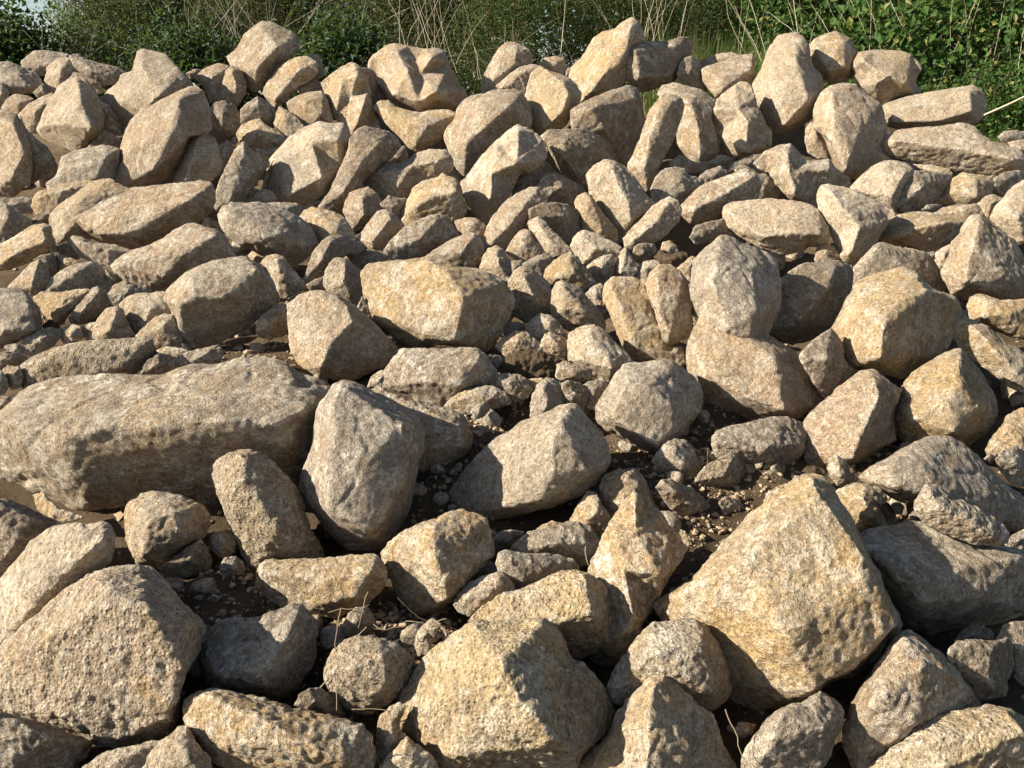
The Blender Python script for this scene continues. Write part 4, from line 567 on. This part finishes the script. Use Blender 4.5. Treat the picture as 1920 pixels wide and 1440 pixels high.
BULGE = 0.155
TURN = {'d': 0.55, 'g': 0.26, 's': 0.10, 'w': -0.24, 'o': -0.16, 'y': -0.05}   # how far a rock's face turns from (+) or to (-) the sun side
def control_mesh(o, r, rnd, hollow, tone, dz):
    a = area2(o)
    if a < 0: o = o[::-1].copy()
    s_px = math.sqrt(abs(a))
    cen = o.mean(0)
    e = np.roll(o, -1, 0) - np.roll(o, 1, 0); nn = np.stack([e[:, 1], -e[:, 0]], -1)
    nn /= np.maximum(np.linalg.norm(nn, axis=1), 1e-6)[:, None]
    o = o + nn * min(3.0, 0.035 * s_px + 0.6)
    vmax = min(o[:, 1].max(), 1440.0)
    zc = row_depth(0.45 * cen[1] + 0.55 * vmax)
    q0 = o - cen; ev = np.linalg.eigvalsh(q0.T @ q0)
    s_px /= max(1.0, (math.sqrt(ev[1] / max(ev[0], 1e-6)) / 1.35) ** 0.5)
    zc = zc + np.interp(s_px, [30, 60, 110, 200], [0.15, 0.11, 0.04, 0.0]) * np.interp(cen[1], [520, 700], [1.0, 0.25]) + rnd.uniform(-0.04, 0.04) + dz
    m = zc / F; s = s_px * m
    zc = zc + 0.055 * s * (r[:, 2].max() if len(r) else 2.4); m = zc / F
    tilt = 0.14
    tx = (TURN.get(tone, 0.0) + rnd.uniform(-.08, .08)) * np.interp(s_px, [120, 260], [1.0, 0.4])
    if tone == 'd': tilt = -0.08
    base = lambda u, v: (-tilt * (v - cen[1]) + tx * (u - cen[0])) * m
    if len(r) == 0:
        aa = rnd.uniform(0, 6.28)
        r = np.array([[cen[0] + math.cos(aa + i * 2.6) * .17 * s_px, cen[1] + math.sin(aa + i * 2.6) * .17 * s_px, w] for i, w in enumerate((2.7, 2.2))])
    n = len(o)
    jit = rnd.uniform(-0.03, 0.03, n) * s
    tip = r[:, 2] * BULGE * s
    # the front is broken along planes: upper convex envelope of the outline and the ridge points
    bm = bmesh.new()
    for (x, y), d in zip(o, jit): bm.verts.new((x, y, d / m))
    for (x, y), d in zip(r[:, :2], tip): bm.verts.new((x, y, d / m))
    bmesh.ops.convex_hull(bm, input=bm.verts, use_existing_faces=False)
    bm.normal_update()
    PL = np.array([(f.normal.x, f.normal.y, f.normal.z, f.normal.dot(f.verts[0].co)) for f in bm.faces if f.normal.z > 0.02])
    EH = [(np.array(e.verts[0].co), np.array(e.verts[1].co)) for e in bm.edges if any(f.normal.z > 0.02 for f in e.link_faces)]
    bm.free()
    def env(p): return ((PL[:, 3][None] - p @ PL[:, :2].T) / PL[:, 2][None]).min(1) * m
    if hollow:
        inner = r[:, :2]; di = tip
    else:
        st = s_px / 9.0
        gx, gy = np.meshgrid(np.arange(o[:, 0].min(), o[:, 0].max(), st), np.arange(o[:, 1].min(), o[:, 1].max(), st))
        g = np.stack([gx.ravel(), gy.ravel()], -1) + rnd.uniform(-.25, .25, (gx.size, 2)) * st
        def inside(g):
            ins = np.zeros(len(g), bool); dist = np.full(len(g), 1e9)
            for (p0, p1) in zip(o, np.roll(o, -1, 0)):
                c = (p0[1] > g[:, 1]) != (p1[1] > g[:, 1])
                xi = p0[0] + (g[:, 1] - p0[1]) * (p1[0] - p0[0]) / (p1[1] - p0[1] + 1e-9)
                ins ^= c & (g[:, 0] < xi)
                e_ = p1 - p0; tt = np.clip(((g - p0) @ e_) / max(e_ @ e_, 1e-9), 0, 1)
                dist = np.minimum(dist, np.linalg.norm(g - p0 - tt[:, None] * e_, axis=1))
            return ins, dist
        ep = []
        for a_, b_ in EH:
            L_ = np.linalg.norm((b_ - a_)[:2]); k_ = int(L_ / (0.45 * st))
            if k_ > 1: ep.append(a_[:2] + (b_ - a_)[:2] * (np.arange(1, k_) / k_)[:, None])
        ep = np.concatenate(ep) if ep else np.zeros((0, 2))
        i1, d1 = inside(g); g = g[i1 & (d1 > 0.35 * st)]
        if len(ep):
            i2, d2 = inside(ep); ep = ep[i2 & (d2 > 0.12 * st)]
        if len(ep) and len(g):
            near = np.array([np.min(np.abs(ep - p).sum(1)) for p in g]); g = g[near > 0.4 * st]
        inner = np.concatenate([r[:, :2], ep, g]); di = env(inner)
    v2 = [Vector((x, y)) for x, y in o] + [Vector((x, y)) for x, y in inner]
    res = delaunay_2d_cdt(v2, [(i, (i + 1) % n) for i in range(n)], [], 1, 1e-4)
    vout, tris, orig = res[0], res[2], res[3]
    dep = []
    for k, q in enumerate(vout):
        src = orig[k]
        j = min(src) if len(src) else -1
        if j >= n: d = base(q.x, q.y) - di[j - n]
        elif j >= 0: d = base(q.x, q.y) - jit[j]
        else: d = base(q.x, q.y) - max(0.0, float(env(np.array([[q.x, q.y]]))[0])) * 0.5
        dep.append(d)
    q = np.array([(p.x, p.y) for p in vout]); dep = np.array(dep)
    V = [pix(q[:, 0], q[:, 1], zc + dep)]
    ring = [k for k in range(len(vout))]
    # outline order in output
    where = {}
    for k, src in enumerate(orig):
        for j in src:
            if j < n: where[j] = k
    loop = [where[j] for j in range(n) if j in where]
    loop = [loop[i] for i in range(len(loop)) if loop[i] != loop[i - 1]]
    faces = [tuple(reversed(t)) for t in tris]
    nv = len(vout); L = len(loop); prev = loop
    for (shr, back) in ((0.96, 0.26), (0.62, 0.50)):
        pq = cen + (q[loop] - cen) * shr
        jj = rnd.uniform(-0.05, 0.05, L)
        V.append(pix(pq[:, 0], pq[:, 1], zc + base(pq[:, 0], pq[:, 1]) + (back + jj) * s))
        cur = list(range(nv, nv + L)); nv += L
        for i in range(L):
            j = (i + 1) % L
            faces.append((prev[i], prev[j], cur[j])); faces.append((prev[i], cur[j], cur[i]))
        prev = cur
    V.append(pix(cen[:1], cen[1:], np.array([zc + 0.60 * s])))
    for i in range(L):
        faces.append((prev[i], prev[(i + 1) % L], nv))
    return np.concatenate(V), faces, s, s_px, m, zc

items = []
for li, line in enumerate([l for l in ROCKS.strip().split('\n') if l.strip()]):
    tone, label, o, r, dz = parse(line)
    rnd = np.random.default_rng(100 + li)
    hollow = tone.endswith('!'); tone = tone[0]
    V, faces, s, s_px, m, zc = control_mesh(o, r, rnd, hollow, tone, dz)
    org = V.mean(0)
    me = bpy.data.meshes.new('tmp'); me.from_pydata((V - org).tolist(), [], faces); me.update()
    ob = bpy.data.objects.new('tmp', me); COL.objects.link(ob)
    md = ob.modifiers.new('remesh', 'REMESH'); md.mode = 'VOXEL'
    vox = m * (2.1 if s_px < 60 else 2.7 if s_px < 110 else 3.2 if s_px < 170 else 3.6)
    md.voxel_size = vox; md.adaptivity = 0.0
    items.append((ob, tone, label, org, s, s_px, vox, rnd))
dg = bpy.context.evaluated_depsgraph_get()
data = []
for it in items:
    ev = it[0].evaluated_get(dg); me = ev.to_mesh()
    n = len(me.vertices); co = np.empty(n * 3, np.float32); me.vertices.foreach_get('co', co)
    ed = np.empty(len(me.edges) * 2, np.int32); me.edges.foreach_get('vertices', ed)
    lt = np.empty(len(me.polygons), np.int32); me.polygons.foreach_get('loop_total', lt)
    lv = np.empty(len(me.loops), np.int32); me.loops.foreach_get('vertex_index', lv)
    data.append((co.reshape(-1, 3).astype(float), ed.reshape(-1, 2), lt, lv))
    ev.to_mesh_clear()
for it in items:
    me = it[0].data; bpy.data.objects.remove(it[0]); bpy.data.meshes.remove(me)

def smooth(co, ed, it, lam=0.6):
    n = len(co); deg = np.maximum(np.bincount(ed.ravel(), minlength=n), 1)
    for _ in range(it):
        acc = np.stack([np.bincount(ed[:, 0], co[ed[:, 1], k], n) + np.bincount(ed[:, 1], co[ed[:, 0], k], n) for k in range(3)], -1) / deg[:, None]
        co = co + lam * (acc - co)
    return co
def vnormals(co, q):
    d1 = co[q[:, 2]] - co[q[:, 0]]; d2 = co[q[:, 3]] - co[q[:, 1]]
    fn = np.cross(d1, d2); n = len(co)
    vn = np.stack([sum(np.bincount(q[:, j], fn[:, k], n) for j in range(4)) for k in range(3)], -1)
    return vn / np.maximum(np.linalg.norm(vn, axis=1), 1e-12)[:, None]

def chip(co, rnd, s):
    """knock flat facets off the corners, as breakage does"""
    for k in range(4):
        n = rnd.normal(size=3); n /= np.linalg.norm(n)
        h = co @ n
        t = np.quantile(h, rnd.uniform(0.995, 0.9995))
        x = np.maximum(h - t, 0)
        co = co - n * (x * 0.9)[:, None]
    return co
GROUP = 'limestone rocks of the heap'
tri_total = 0
for it, (co, ed, lt, lv) in zip(items, data):
    _, tone, label, org, s, s_px, vox, rnd = it
    q = lv.reshape(-1, 4)
    co = chip(smooth(co, ed, 1, 0.5), rnd, s)
    co = smooth(co, ed, 1, 0.25)
    nrm = vnormals(co, q)
    (cr, cg, cb), rough = TONE[tone]
    P = co + rnd.uniform(0, 60, 3)
    wp = P + 0.35 * 0.2 * s * np.stack([noise(P / (0.2 * s) + 31), noise(P / (0.2 * s) + 47), noise(P / (0.2 * s) + 63)], -1)
    d = s * (0.014 * noise(P / (0.50 * s)) + 0.004 - 0.011 * np.abs(noise(wp / (0.26 * s) + 7)))
    rid = 1 - np.abs(noise(P / (0.33 * s) + 3)); d -= s * 0.010 * np.clip(rid - 0.82, 0, 1) / 0.18
    for wl_, am in ((0.10, 0.0022), (0.050, 0.0020)):
        if wl_ > 2.6 * vox and wl_ < 0.5 * s:
            d += am * rough * (0.35 - 1.3 * np.abs(noise(wp / wl_ + 11)))
    for wl_, am in ((0.028, 0.0034), (0.015, 0.0026)):
        if wl_ > 2.6 * vox:
            d += am * rough * noise(P / wl_ + 11)
    if rough > 1.1:
        pit = noise(P / 0.05 + 21)
        if 0.05 > 2.5 * vox: d -= 0.003 * (rough - 0.9) * np.clip(pit - 0.15, 0, 1)
    co = co + nrm * d[:, None]
    name = 'boulder' if s_px > 150 else 'rock' if s_px > 62 else 'stone'
    if tone == 'c': name = 'earth_clod'
    o = link(name, np_mesh(name, co, q[:, ::1]), M_SPECK if tone == 's' else M_PITTED if tone in 'ry' else M_SOIL if tone == 'c' else M_ROCK, None, tuple(org))
    j = rnd.uniform(0.88, 1.10); k = rnd.uniform(-0.015, 0.02)
    o.color = (cr * j + k * 0.5, cg * j, cb * j - k * 0.7, 1)
    tag(o, label, 'clod' if tone == 'c' else name, 'lumps of earth' if tone == 'c' else GROUP)
    tri_total += 2 * len(q)
print('rocks', len(items), 'triangles', tri_total)
def merge(parts):
    V = []; Fc = []; o = 0
    for v, f in parts:
        V.append(v); Fc.append(f + o); o += len(v)
    return np.concatenate(V), np.concatenate(Fc)


# ------------------------------------------------------------------ loose gravel and grit on the soil (uncountable)
def lumps(n_side=None):
    g = (1 + 5 ** 0.5) / 2
    v = np.array([(-1, g, 0), (1, g, 0), (-1, -g, 0), (1, -g, 0), (0, -1, g), (0, 1, g), (0, -1, -g), (0, 1, -g), (g, 0, -1), (g, 0, 1), (-g, 0, -1), (-g, 0, 1)]) / 1.9
    f = np.array([(0, 11, 5), (0, 5, 1), (0, 1, 7), (0, 7, 10), (0, 10, 11), (1, 5, 9), (5, 11, 4), (11, 10, 2), (10, 7, 6), (7, 1, 8), (3, 9, 4), (3, 4, 2), (3, 2, 6), (3, 6, 8), (3, 8, 9), (4, 9, 5), (2, 4, 11), (6, 2, 10), (8, 6, 7), (9, 8, 1)])
    return v, f
def scatter_lumps(name, pos, size, mat, label):
    v, f = lumps(); n = len(pos)
    jit = RNG.uniform(0.6, 1.35, (n, 12, 1)) * RNG.uniform(0.6, 1.35, (n, 1, 3))
    ang = RNG.uniform(0, 6.28, n); c, s_ = np.cos(ang), np.sin(ang)
    P = v[None] * jit * size[:, None, None]
    X = P[..., 0] * c[:, None] - P[..., 1] * s_[:, None]; Y = P[..., 0] * s_[:, None] + P[..., 1] * c[:, None]
    V = np.stack([X, Y, P[..., 2] * 0.75], -1) + pos[:, None, :]
    Fc = (f[None] + (np.arange(n) * 12)[:, None, None]).reshape(-1, 3)
    o = link(name, np_mesh(name, V.reshape(-1, 3), Fc, False), mat)
    o.color = (0.36, 0.265, 0.165, 1)
    return tag(o, label, None, None, 'stuff')
def gravel_material():
    b = NB('gravel'); g = b.node('ShaderNodeNewGeometry')
    c = b.mix(g.outputs['Random Per Island'], (0.22, 0.155, 0.095, 1), (0.42, 0.315, 0.205, 1))
    return b.out(c, 0.95, None, 0.1)
M_GRAVEL = gravel_material()
N = 15000
gx = np.empty(0); gy = np.empty(0)
k = RNG.integers(0, len(PATCH_XY), N); pxy = np.array(PATCH_XY)
gx = pxy[k, 0] + RNG.normal(size=N) * pxy[k, 2] * 0.75; gy = pxy[k, 1] + RNG.normal(size=N) * pxy[k, 2] * 0.8
gx = np.concatenate([gx, RNG.uniform(-3.5, 3.5, 7000)]); gy = np.concatenate([gy, RNG.uniform(1.1, 6.0, 7000)])
sz = 0.002 + 0.011 * RNG.random(len(gx)) ** 6 + (RNG.random(len(gx)) < 0.012) * RNG.uniform(.006, .016, len(gx))
gz = soil_height(gx, gy) + sz * 0.2
scatter_lumps('gravel', np.stack([gx, gy, gz], -1), sz, M_GRAVEL, 'loose gravel and crumbs of stone strewn on the soil')

def chip_shape(seed):
    rnd = np.random.default_rng(seed)
    bm = bmesh.new(); bmesh.ops.create_icosphere(bm, subdivisions=3, radius=1.0)
    v = np.array([x.co[:] for x in bm.verts]); f = np.array([[y.index for y in x.verts] for x in bm.faces]); bm.free()
    ax = rnd.uniform(0.6, 1.25, 3)
    N_ = rnd.normal(size=(11, 3)); N_ /= np.linalg.norm(N_, axis=1)[:, None]; C_ = rnd.uniform(0.55, 0.95, 11)
    rad = 1.0 / np.maximum((np.maximum(v @ N_.T, 1e-3) / C_).max(1), 0.75)
    v = v * rad[:, None] * ax
    return v * (1 + 0.05 * noise(v * 3 + seed))[:, None] + 0.02 * noise(v * 9 + seed)[:, None], f
shapes = [chip_shape(k) for k in range(8)]
def rubble(n, xr, yr, smin, smax, patches):
    out = []
    for i in range(n):
        if patches:
            x, y, r_, h_ = PATCH_XY[RNG.integers(0, len(PATCH_XY))]; x += RNG.normal() * r_ * 0.8; y += RNG.normal() * r_ * 0.8
        else:
            x = RNG.uniform(*xr); y = RNG.uniform(*yr)
        s_ = smin + (smax - smin) * RNG.random() ** 2.5
        v, f = shapes[RNG.integers(0, 8)]
        q = RNG.normal(size=4); q /= np.linalg.norm(q); w_, a_, b_, c_ = q
        R_ = np.array([[1 - 2 * (b_ * b_ + c_ * c_), 2 * (a_ * b_ - c_ * w_), 2 * (a_ * c_ + b_ * w_)], [2 * (a_ * b_ + c_ * w_), 1 - 2 * (a_ * a_ + c_ * c_), 2 * (b_ * c_ - a_ * w_)], [2 * (a_ * c_ - b_ * w_), 2 * (b_ * c_ + a_ * w_), 1 - 2 * (a_ * a_ + b_ * b_)]])
        z = float(soil_height(np.array([x]), np.array([y]))[0]) + s_ * 0.25
        out.append((v @ R_.T * s_ + np.array([x, y, z]), f))
    return out
V, Fc = merge(rubble(260, 0, 0, 0.008, 0.04, True) + rubble(220, (-3.2, 3.2), (1.2, 4.4), 0.012, 0.05, False) + rubble(240, (-4.6, 4.6), (4.3, 6.6), 0.04, 0.11, False))
ro = link('rubble', np_mesh('rubble', V, Fc), M_ROCK); ro.color = (0.42, 0.31, 0.2, 1)
tag(ro, 'small broken chips of stone filling the gaps in the heap', None, None, 'stuff')

# ------------------------------------------------------------------ plants on the bank behind the heap
def leaf_cloud(centres, normals, length, width, fold=0.25):
    """each leaf a folded kite of two triangles"""
    n = len(centres)
    d = RNG.normal(size=(n, 3)); d -= (d * normals).sum(1)[:, None] * normals; d /= np.linalg.norm(d, axis=1)[:, None]
    w = np.cross(normals, d)
    L = (length * RNG.uniform(0.6, 1.3, n))[:, None]; W = (width * RNG.uniform(0.7, 1.2, n))[:, None]
    up = normals * W * fold
    a = centres - d * L * 0.5; b_ = centres + w * W * 0.5 + up; c = centres + d * L * 0.5; e = centres - w * W * 0.5 + up
    V = np.stack([a, e, c, b_], 1).reshape(-1, 3)
    i = np.arange(n)[:, None] * 4
    Fc = np.concatenate([i + np.array([[0, 1, 2]]), i + np.array([[0, 2, 3]])], 1).reshape(-1, 3)
    return V, Fc
def tube(pts, r0, r1, sides=4):
    pts = np.asarray(pts, float); n = len(pts)
    t = np.gradient(pts, axis=0); t /= np.maximum(np.linalg.norm(t, axis=1), 1e-9)[:, None]
    ref = np.array([0.31, 0.95, 0.05]); u = np.cross(t, ref); u /= np.maximum(np.linalg.norm(u, axis=1), 1e-9)[:, None]; w = np.cross(t, u)
    rr = np.linspace(r0, r1, n)
    a = np.arange(sides) * 2 * math.pi / sides
    V = pts[:, None] + rr[:, None, None] * (np.cos(a)[None, :, None] * u[:, None] + np.sin(a)[None, :, None] * w[:, None])
    i = np.arange((n - 1) * sides).reshape(n - 1, sides); j = np.roll(i, -1, 1)
    Fc = np.stack([i, j, j + sides, i + sides], -1).reshape(-1, 4)
    return V.reshape(-1, 3), Fc
def wander(p0, direction, length, n=7, bend=0.18):
    p = np.array(p0, float); d = np.array(direction, float); d /= np.linalg.norm(d); out = [p.copy()]
    for _ in range(n):
        d = d + RNG.normal(size=3) * bend * 0.5; d /= np.linalg.norm(d); p = p + d * length / n; out.append(p.copy())
    return np.array(out)

def shrub(name, label, cat, u0, u1, v0, v1, Yd, mat, leaf, count, clump, stems=7, thin=0.0, group='plants on the bank'):
    """shrub filling the photo region u0..u1 x v0..v1 at depth Yd; base stands on the bank"""
    zc = Yd
    A = pix(u0, v1, zc); B = pix(u1, v0, zc)
    cx = (A[0] + B[0]) / 2; rx = abs(B[0] - A[0]) / 2; y = (A[1] + B[1]) / 2
    gz = float(soil_height(np.array([cx]), np.array([y]))[0])
    zt = B[2]; zb = min(A[2], gz + 0.05); cz = (zt + zb) / 2; rz = (zt - zb) / 2; ry = min(max(0.45, rx * 0.8), 1.1)
    root = link(name, None, None, None, (cx, y, gz)); tag(root, label, cat, group)
    org = np.array([cx, y, gz])
    count = int(count * 1.7); nc = max(10, int(count / clump))
    d = RNG.normal(size=(nc, 3)); d /= np.linalg.norm(d, axis=1)[:, None]
    rad = RNG.random(nc) ** 0.28
    cc = d * rad[:, None] * np.array([rx, ry, rz]) * RNG.uniform(0.82, 1.08, (nc, 1)) + np.array([cx, y, cz])
    k = RNG.integers(0, nc, count)
    sp = 0.13 + 0.10 * RNG.random(nc)
    P = cc[k] + RNG.normal(size=(count, 3)) * (sp[k] * (0.5 + leaf * 6))[:, None]
    keep = P[:, 2] > gz - 0.05
    P = P[keep]
    nn = RNG.normal(size=P.shape) * 0.75 + np.array([-0.35, -0.45, 0.55]); nn /= np.linalg.norm(nn, axis=1)[:, None]
    V, Fc = leaf_cloud(P - org, nn, leaf, leaf * (0.62 if thin == 0 else thin))
    link('crown', np_mesh('crown', V, Fc, False), mat, root)
    parts = []
    for i in range(stems):
        b0 = np.array([cx + RNG.uniform(-.5, .5) * rx, y + RNG.uniform(-.4, .4) * ry, gz - 0.05]) - org
        t = cc[RNG.integers(0, nc)] - org
        dd = t - b0
        pts = wander(b0, dd, np.linalg.norm(dd), 8, 0.14)
        parts.append(tube(pts, 0.014 + 0.010 * RNG.random(), 0.004))
        for _ in range(4):
            q = pts[RNG.integers(3, 8)]
            parts.append(tube(wander(q, RNG.normal(size=3) + np.array([0, -.3, .8]), RNG.uniform(.25, .6), 5, 0.3), 0.006, 0.0025))
    V, Fc = merge(parts)
    link('stems' if stems > 1 else 'trunk', np_mesh('stems', V, Fc), M_BARK, root)
    return root

shrub('ivy_bush', 'dark glossy ivy bush at the left end of the hedge under the sky', 'bush', -60, 92, 28, 150, 9.6, M_IVY, 0.085, 4200, 26)
shrub('willow_sapling', 'pale loose-leaved willow sapling against the sky at left', 'tree', 84, 200, -40, 80, 10.6, M_WILLOW, 0.052, 4200, 16, 12, 0.34)
shrub('twiggy_thicket', 'dull twiggy thicket right of the pale willow sapling', 'thicket', 130, 340, -70, 130, 10.8, M_DULL, 0.036, 9500, 22, 16)
shrub('hawthorn_bush', 'green bush low behind the flat crest slabs at left', 'bush', 60, 270, 45, 150, 9.9, M_HEDGE, 0.042, 5200, 24)
shrub('ivy_clump', 'dark ivy clump behind the big peaked pale rock', 'bush', 250, 450, 62, 165, 9.3, M_IVY, 0.078, 3800, 24)
shrub('hawthorn_thicket', 'brownish thicket behind dry stalks left of the tilted crest boulder', 'thicket', 320, 580, -90, 110, 10.9, M_DULL, 0.032, 9000, 22, 18)
shrub('ivy_mound', 'mound of ivy behind the oblong and grooved crest rocks', 'bush', 540, 735, 52, 165, 9.3, M_IVY, 0.078, 3800, 24)
shrub('scrub_hedge', 'dull green scrub above the ivy mound in the middle', 'hedge', 540, 870, -100, 110, 10.7, M_DULL, 0.034, 10500, 24, 16)
shrub('hedge_bush', 'small-leaved green hedge bush behind the upright crest rock', 'bush', 830, 1080, -70, 165, 9.7, M_HEDGE, 0.032, 11500, 26, 12)
shrub('hedge_bush', 'small-leaved hedge bush behind the tall peaked rock', 'bush', 1030, 1230, -90, 160, 10.0, M_HEDGE, 0.034, 9500, 26, 12)
shrub('hedge_bush', 'leafy hedge bush behind the dark wedge and the grass tuft', 'bush', 1190, 1420, -100, 120, 10.4, M_HEDGE, 0.042, 8000, 24, 12)
shrub('bramble_bush', 'bramble bush with broad leaves above the ball-like rock', 'bramble', 1400, 1640, -90, 110, 9.9, M_BRAMBLE, 0.095, 3200, 22, 12)
shrub('nettle_patch', 'bright leafy nettle patch right of the ball-like rock', 'plant', 1570, 1730, 25, 165, 9.0, M_BRAMBLE, 0.115, 1500, 18, 10)
shrub('bramble_bush', 'big leafy bramble at the right end of the bank', 'bramble', 1690, 1990, -80, 150, 9.7, M_BRAMBLE, 0.095, 4200, 22, 14)
shrub('low_weeds', 'low leafy weeds beside the long flat rocks, right edge', 'plant', 1760, 1980, 125, 262, 8.4, M_BRAMBLE, 0.062, 3000, 18, 10)
shrub('tree_hedge', 'tall dark hedge tree behind the thickets, left', 'tree', 130, 620, -330, 60, 13.2, M_DULL, 0.15, 11000, 26, 8, 0, 'trees behind the bank')
shrub('tree_hedge', 'tall dark hedge tree behind the scrub, middle', 'tree', 560, 1080, -330, 60, 13.0, M_HEDGE, 0.15, 11000, 26, 8, 0, 'trees behind the bank')
shrub('tree_hedge', 'tall dark hedge tree behind the leafy hedge bush', 'tree', 1020, 1500, -330, 60, 13.1, M_HEDGE, 0.15, 11000, 26, 8, 0, 'trees behind the bank')
shrub('tree_hedge', 'tall dark hedge tree behind the brambles, right', 'tree', 1440, 2020, -330, 60, 13.0, M_HEDGE, 0.15, 12000, 26, 8, 0, 'trees behind the bank')

# grass on the bank: tufts of narrow blades, uncountable
def blades(pos, h, w, lean):
    n = len(pos)
    ang = RNG.uniform(0, 6.28, n); dirx = np.stack([np.cos(ang), np.sin(ang), np.zeros(n)], -1)
    side = np.stack([-np.sin(ang), np.cos(ang), np.zeros(n)], -1) * (w * RNG.uniform(.6, 1.3, n))[:, None]
    hh = (h * RNG.uniform(0.45, 1.2, n))[:, None]; ln = (lean * RNG.random(n))[:, None]
    up = np.array([0, 0, 1.0])
    p1 = pos + up * hh * 0.55 + dirx * hh * ln * 0.35; p2 = pos + up * hh * (1 - 0.35 * ln) + dirx * hh * ln
    V = np.stack([pos - side, pos + side, p1 + side * .8, p1 - side * .8, p2], 1).reshape(-1, 3)
    i = np.arange(n)[:, None] * 5
    return V, np.concatenate([i + np.array([[0, 1, 2]]), i + np.array([[0, 2, 3]]), i + np.array([[3, 2, 4]])], 1).reshape(-1, 3)
gp = []
for (u, v, yd, ru, n, hh) in ((1350, 95, 8.3, 95, 3200, .55), (1290, 80, 8.5, 60, 1400, .5), (1430, 110, 9.0, 60, 900, .5), (1760, 170, 8.5, 70, 1500, .42), (1850, 200, 8.6, 60, 900, .36),
                              (1880, 262, 8.0, 50, 700, .2)):
    q = pix(u, v, yd)
    x = q[0] + RNG.normal(size=n) * ru * yd / F * 0.6; y = q[1] + RNG.normal(size=n) * 0.22
    z = np.maximum(soil_height(x, y), 0) - 0.02
    top = q[2] + 0.1
    gp.append((np.stack([x, y, z], -1), np.maximum(hh, top - z + RNG.normal(size=n) * 0.08)))
pos = np.concatenate([a for a, b in gp]); hts = np.concatenate([b for a, b in gp])
V, Fc = blades(pos, hts, 0.0042, 0.75)
tag(link('grass', np_mesh('grass', V, Fc, False), M_GRASS), 'tufts of long green grass growing on the bank behind the heap', None, None, 'stuff')

# dry stalks standing and leaning in the bank
def stalk(u, v_base, v_top, du, yd, r, label):
    a = pix(u, v_base, yd); b_ = pix(u + du, v_top, yd + RNG.uniform(-.25, .25))
    pts = wander(a, b_ - a, np.linalg.norm(b_ - a), 9, RNG.uniform(.05, .28))
    V, Fc = tube(pts - a, r, r * 0.5)
    o = link('dry_stalk', np_mesh('dry_stalk', V, Fc), M_STALK, None, tuple(a))
    tag(o, label, 'stalk', 'dry stalks on the bank')
for (u0, u1, n, vb, vt, sl, yd, where) in (
        (310, 520, 34, 135, -60, 90, 9.2, 'in the dense dry stand left of the tilted crest boulder'), (760, 860, 16, 140, -60, 60, 9.0, 'in the pale sheaf behind the scooped crest boulder'),
        (880, 980, 8, 145, 10, 80, 8.9, 'leaning behind the upright rounded crest rock'), (1190, 1270, 14, 125, -60, 30, 9.1, 'in the upright brown bunch behind the dark wedge rock'),
        (1370, 1450, 8, 120, -60, 50, 8.9, 'standing beside the grass left of the ball-like rock'), (1500, 1560, 7, 110, -60, 40, 8.9, 'rising straight above the ball-like rock'),
        (1620, 1760, 16, 160, -60, 110, 8.8, 'crossing the bank behind the jagged notched rock'), (1760, 1920, 12, 200, -60, 120, 8.9, 'in the bramble at the right end'),
        (60, 300, 12, 130, 20, 60, 9.1, 'standing above the flat slabs on the left crest'), (540, 760, 9, 120, 0, 120, 9.0, 'lying across the ivy mound in the middle'),
        (1000, 1200, 6, 110, -60, 80, 9.2, 'in the hedge behind the tall peaked rock')):
    for _ in range(n):
        u = RNG.uniform(u0, u1)
        stalk(u, vb + RNG.uniform(-25, 15), vt + RNG.uniform(-20, 70), RNG.normal() * sl, yd + RNG.uniform(-.25, .5), RNG.uniform(.0016, .0042), 'thin dry stalk ' + where)
st = pix(1845, 216, 7.7); en = pix(1950, 168, 7.5)
V, Fc = tube(wander(st, en - st, np.linalg.norm(en - st), 8, 0.06) - st, 0.011, 0.009)
tag(link('fallen_branch', np_mesh('fallen_branch', V, Fc), M_STALK, None, tuple(st)), 'thick pale dead branch sticking out at the right edge', 'branch')

# straw lying between the foreground rocks
M_STRAW = stalk_material('straw', (0.16, 0.12, 0.075, 1), (0.34, 0.27, 0.17, 1))
for (u, v, du, dv, L) in ((690, 1110, -60, 100, 1), (640, 1140, -25, 200, 1), (600, 1160, 90, -40, 1), (615, 1215, 80, -45, 1), (745, 1120, 60, 90, 1), (760, 1165, 90, -35, 1), (700, 1170, 45, 40, 1),
                          (800, 1180, 45, -30, 1), (812, 1165, 50, 30, 1), (640, 1275, 95, -25, 1), (735, 1250, 25, 40, 1), (700, 1430, 40, -80, 1), (660, 1330, 90, -35, 1), (1360, 1330, 35, 120, 1), (1328, 840, 8, 40, 1), (1098, 1025, 0, 42, 1), (600, 1290, 25, -45, 1), (780, 1190, -60, 25, 1)):
    z = row_depth(v + dv * 0.5 + 25) - 0.02
    a = pix(u, v, z); b_ = pix(u + du, v + dv, z - 0.02)
    V, Fc = tube(wander(a, b_ - a, np.linalg.norm(b_ - a), 9, 0.34) - a, 0.0019, 0.0009)
    tag(link('straw', np_mesh('straw', V, Fc), M_STRAW, None, tuple(a)), 'dry straw stem lying between the foreground rocks', 'straw', 'straw among the rocks')
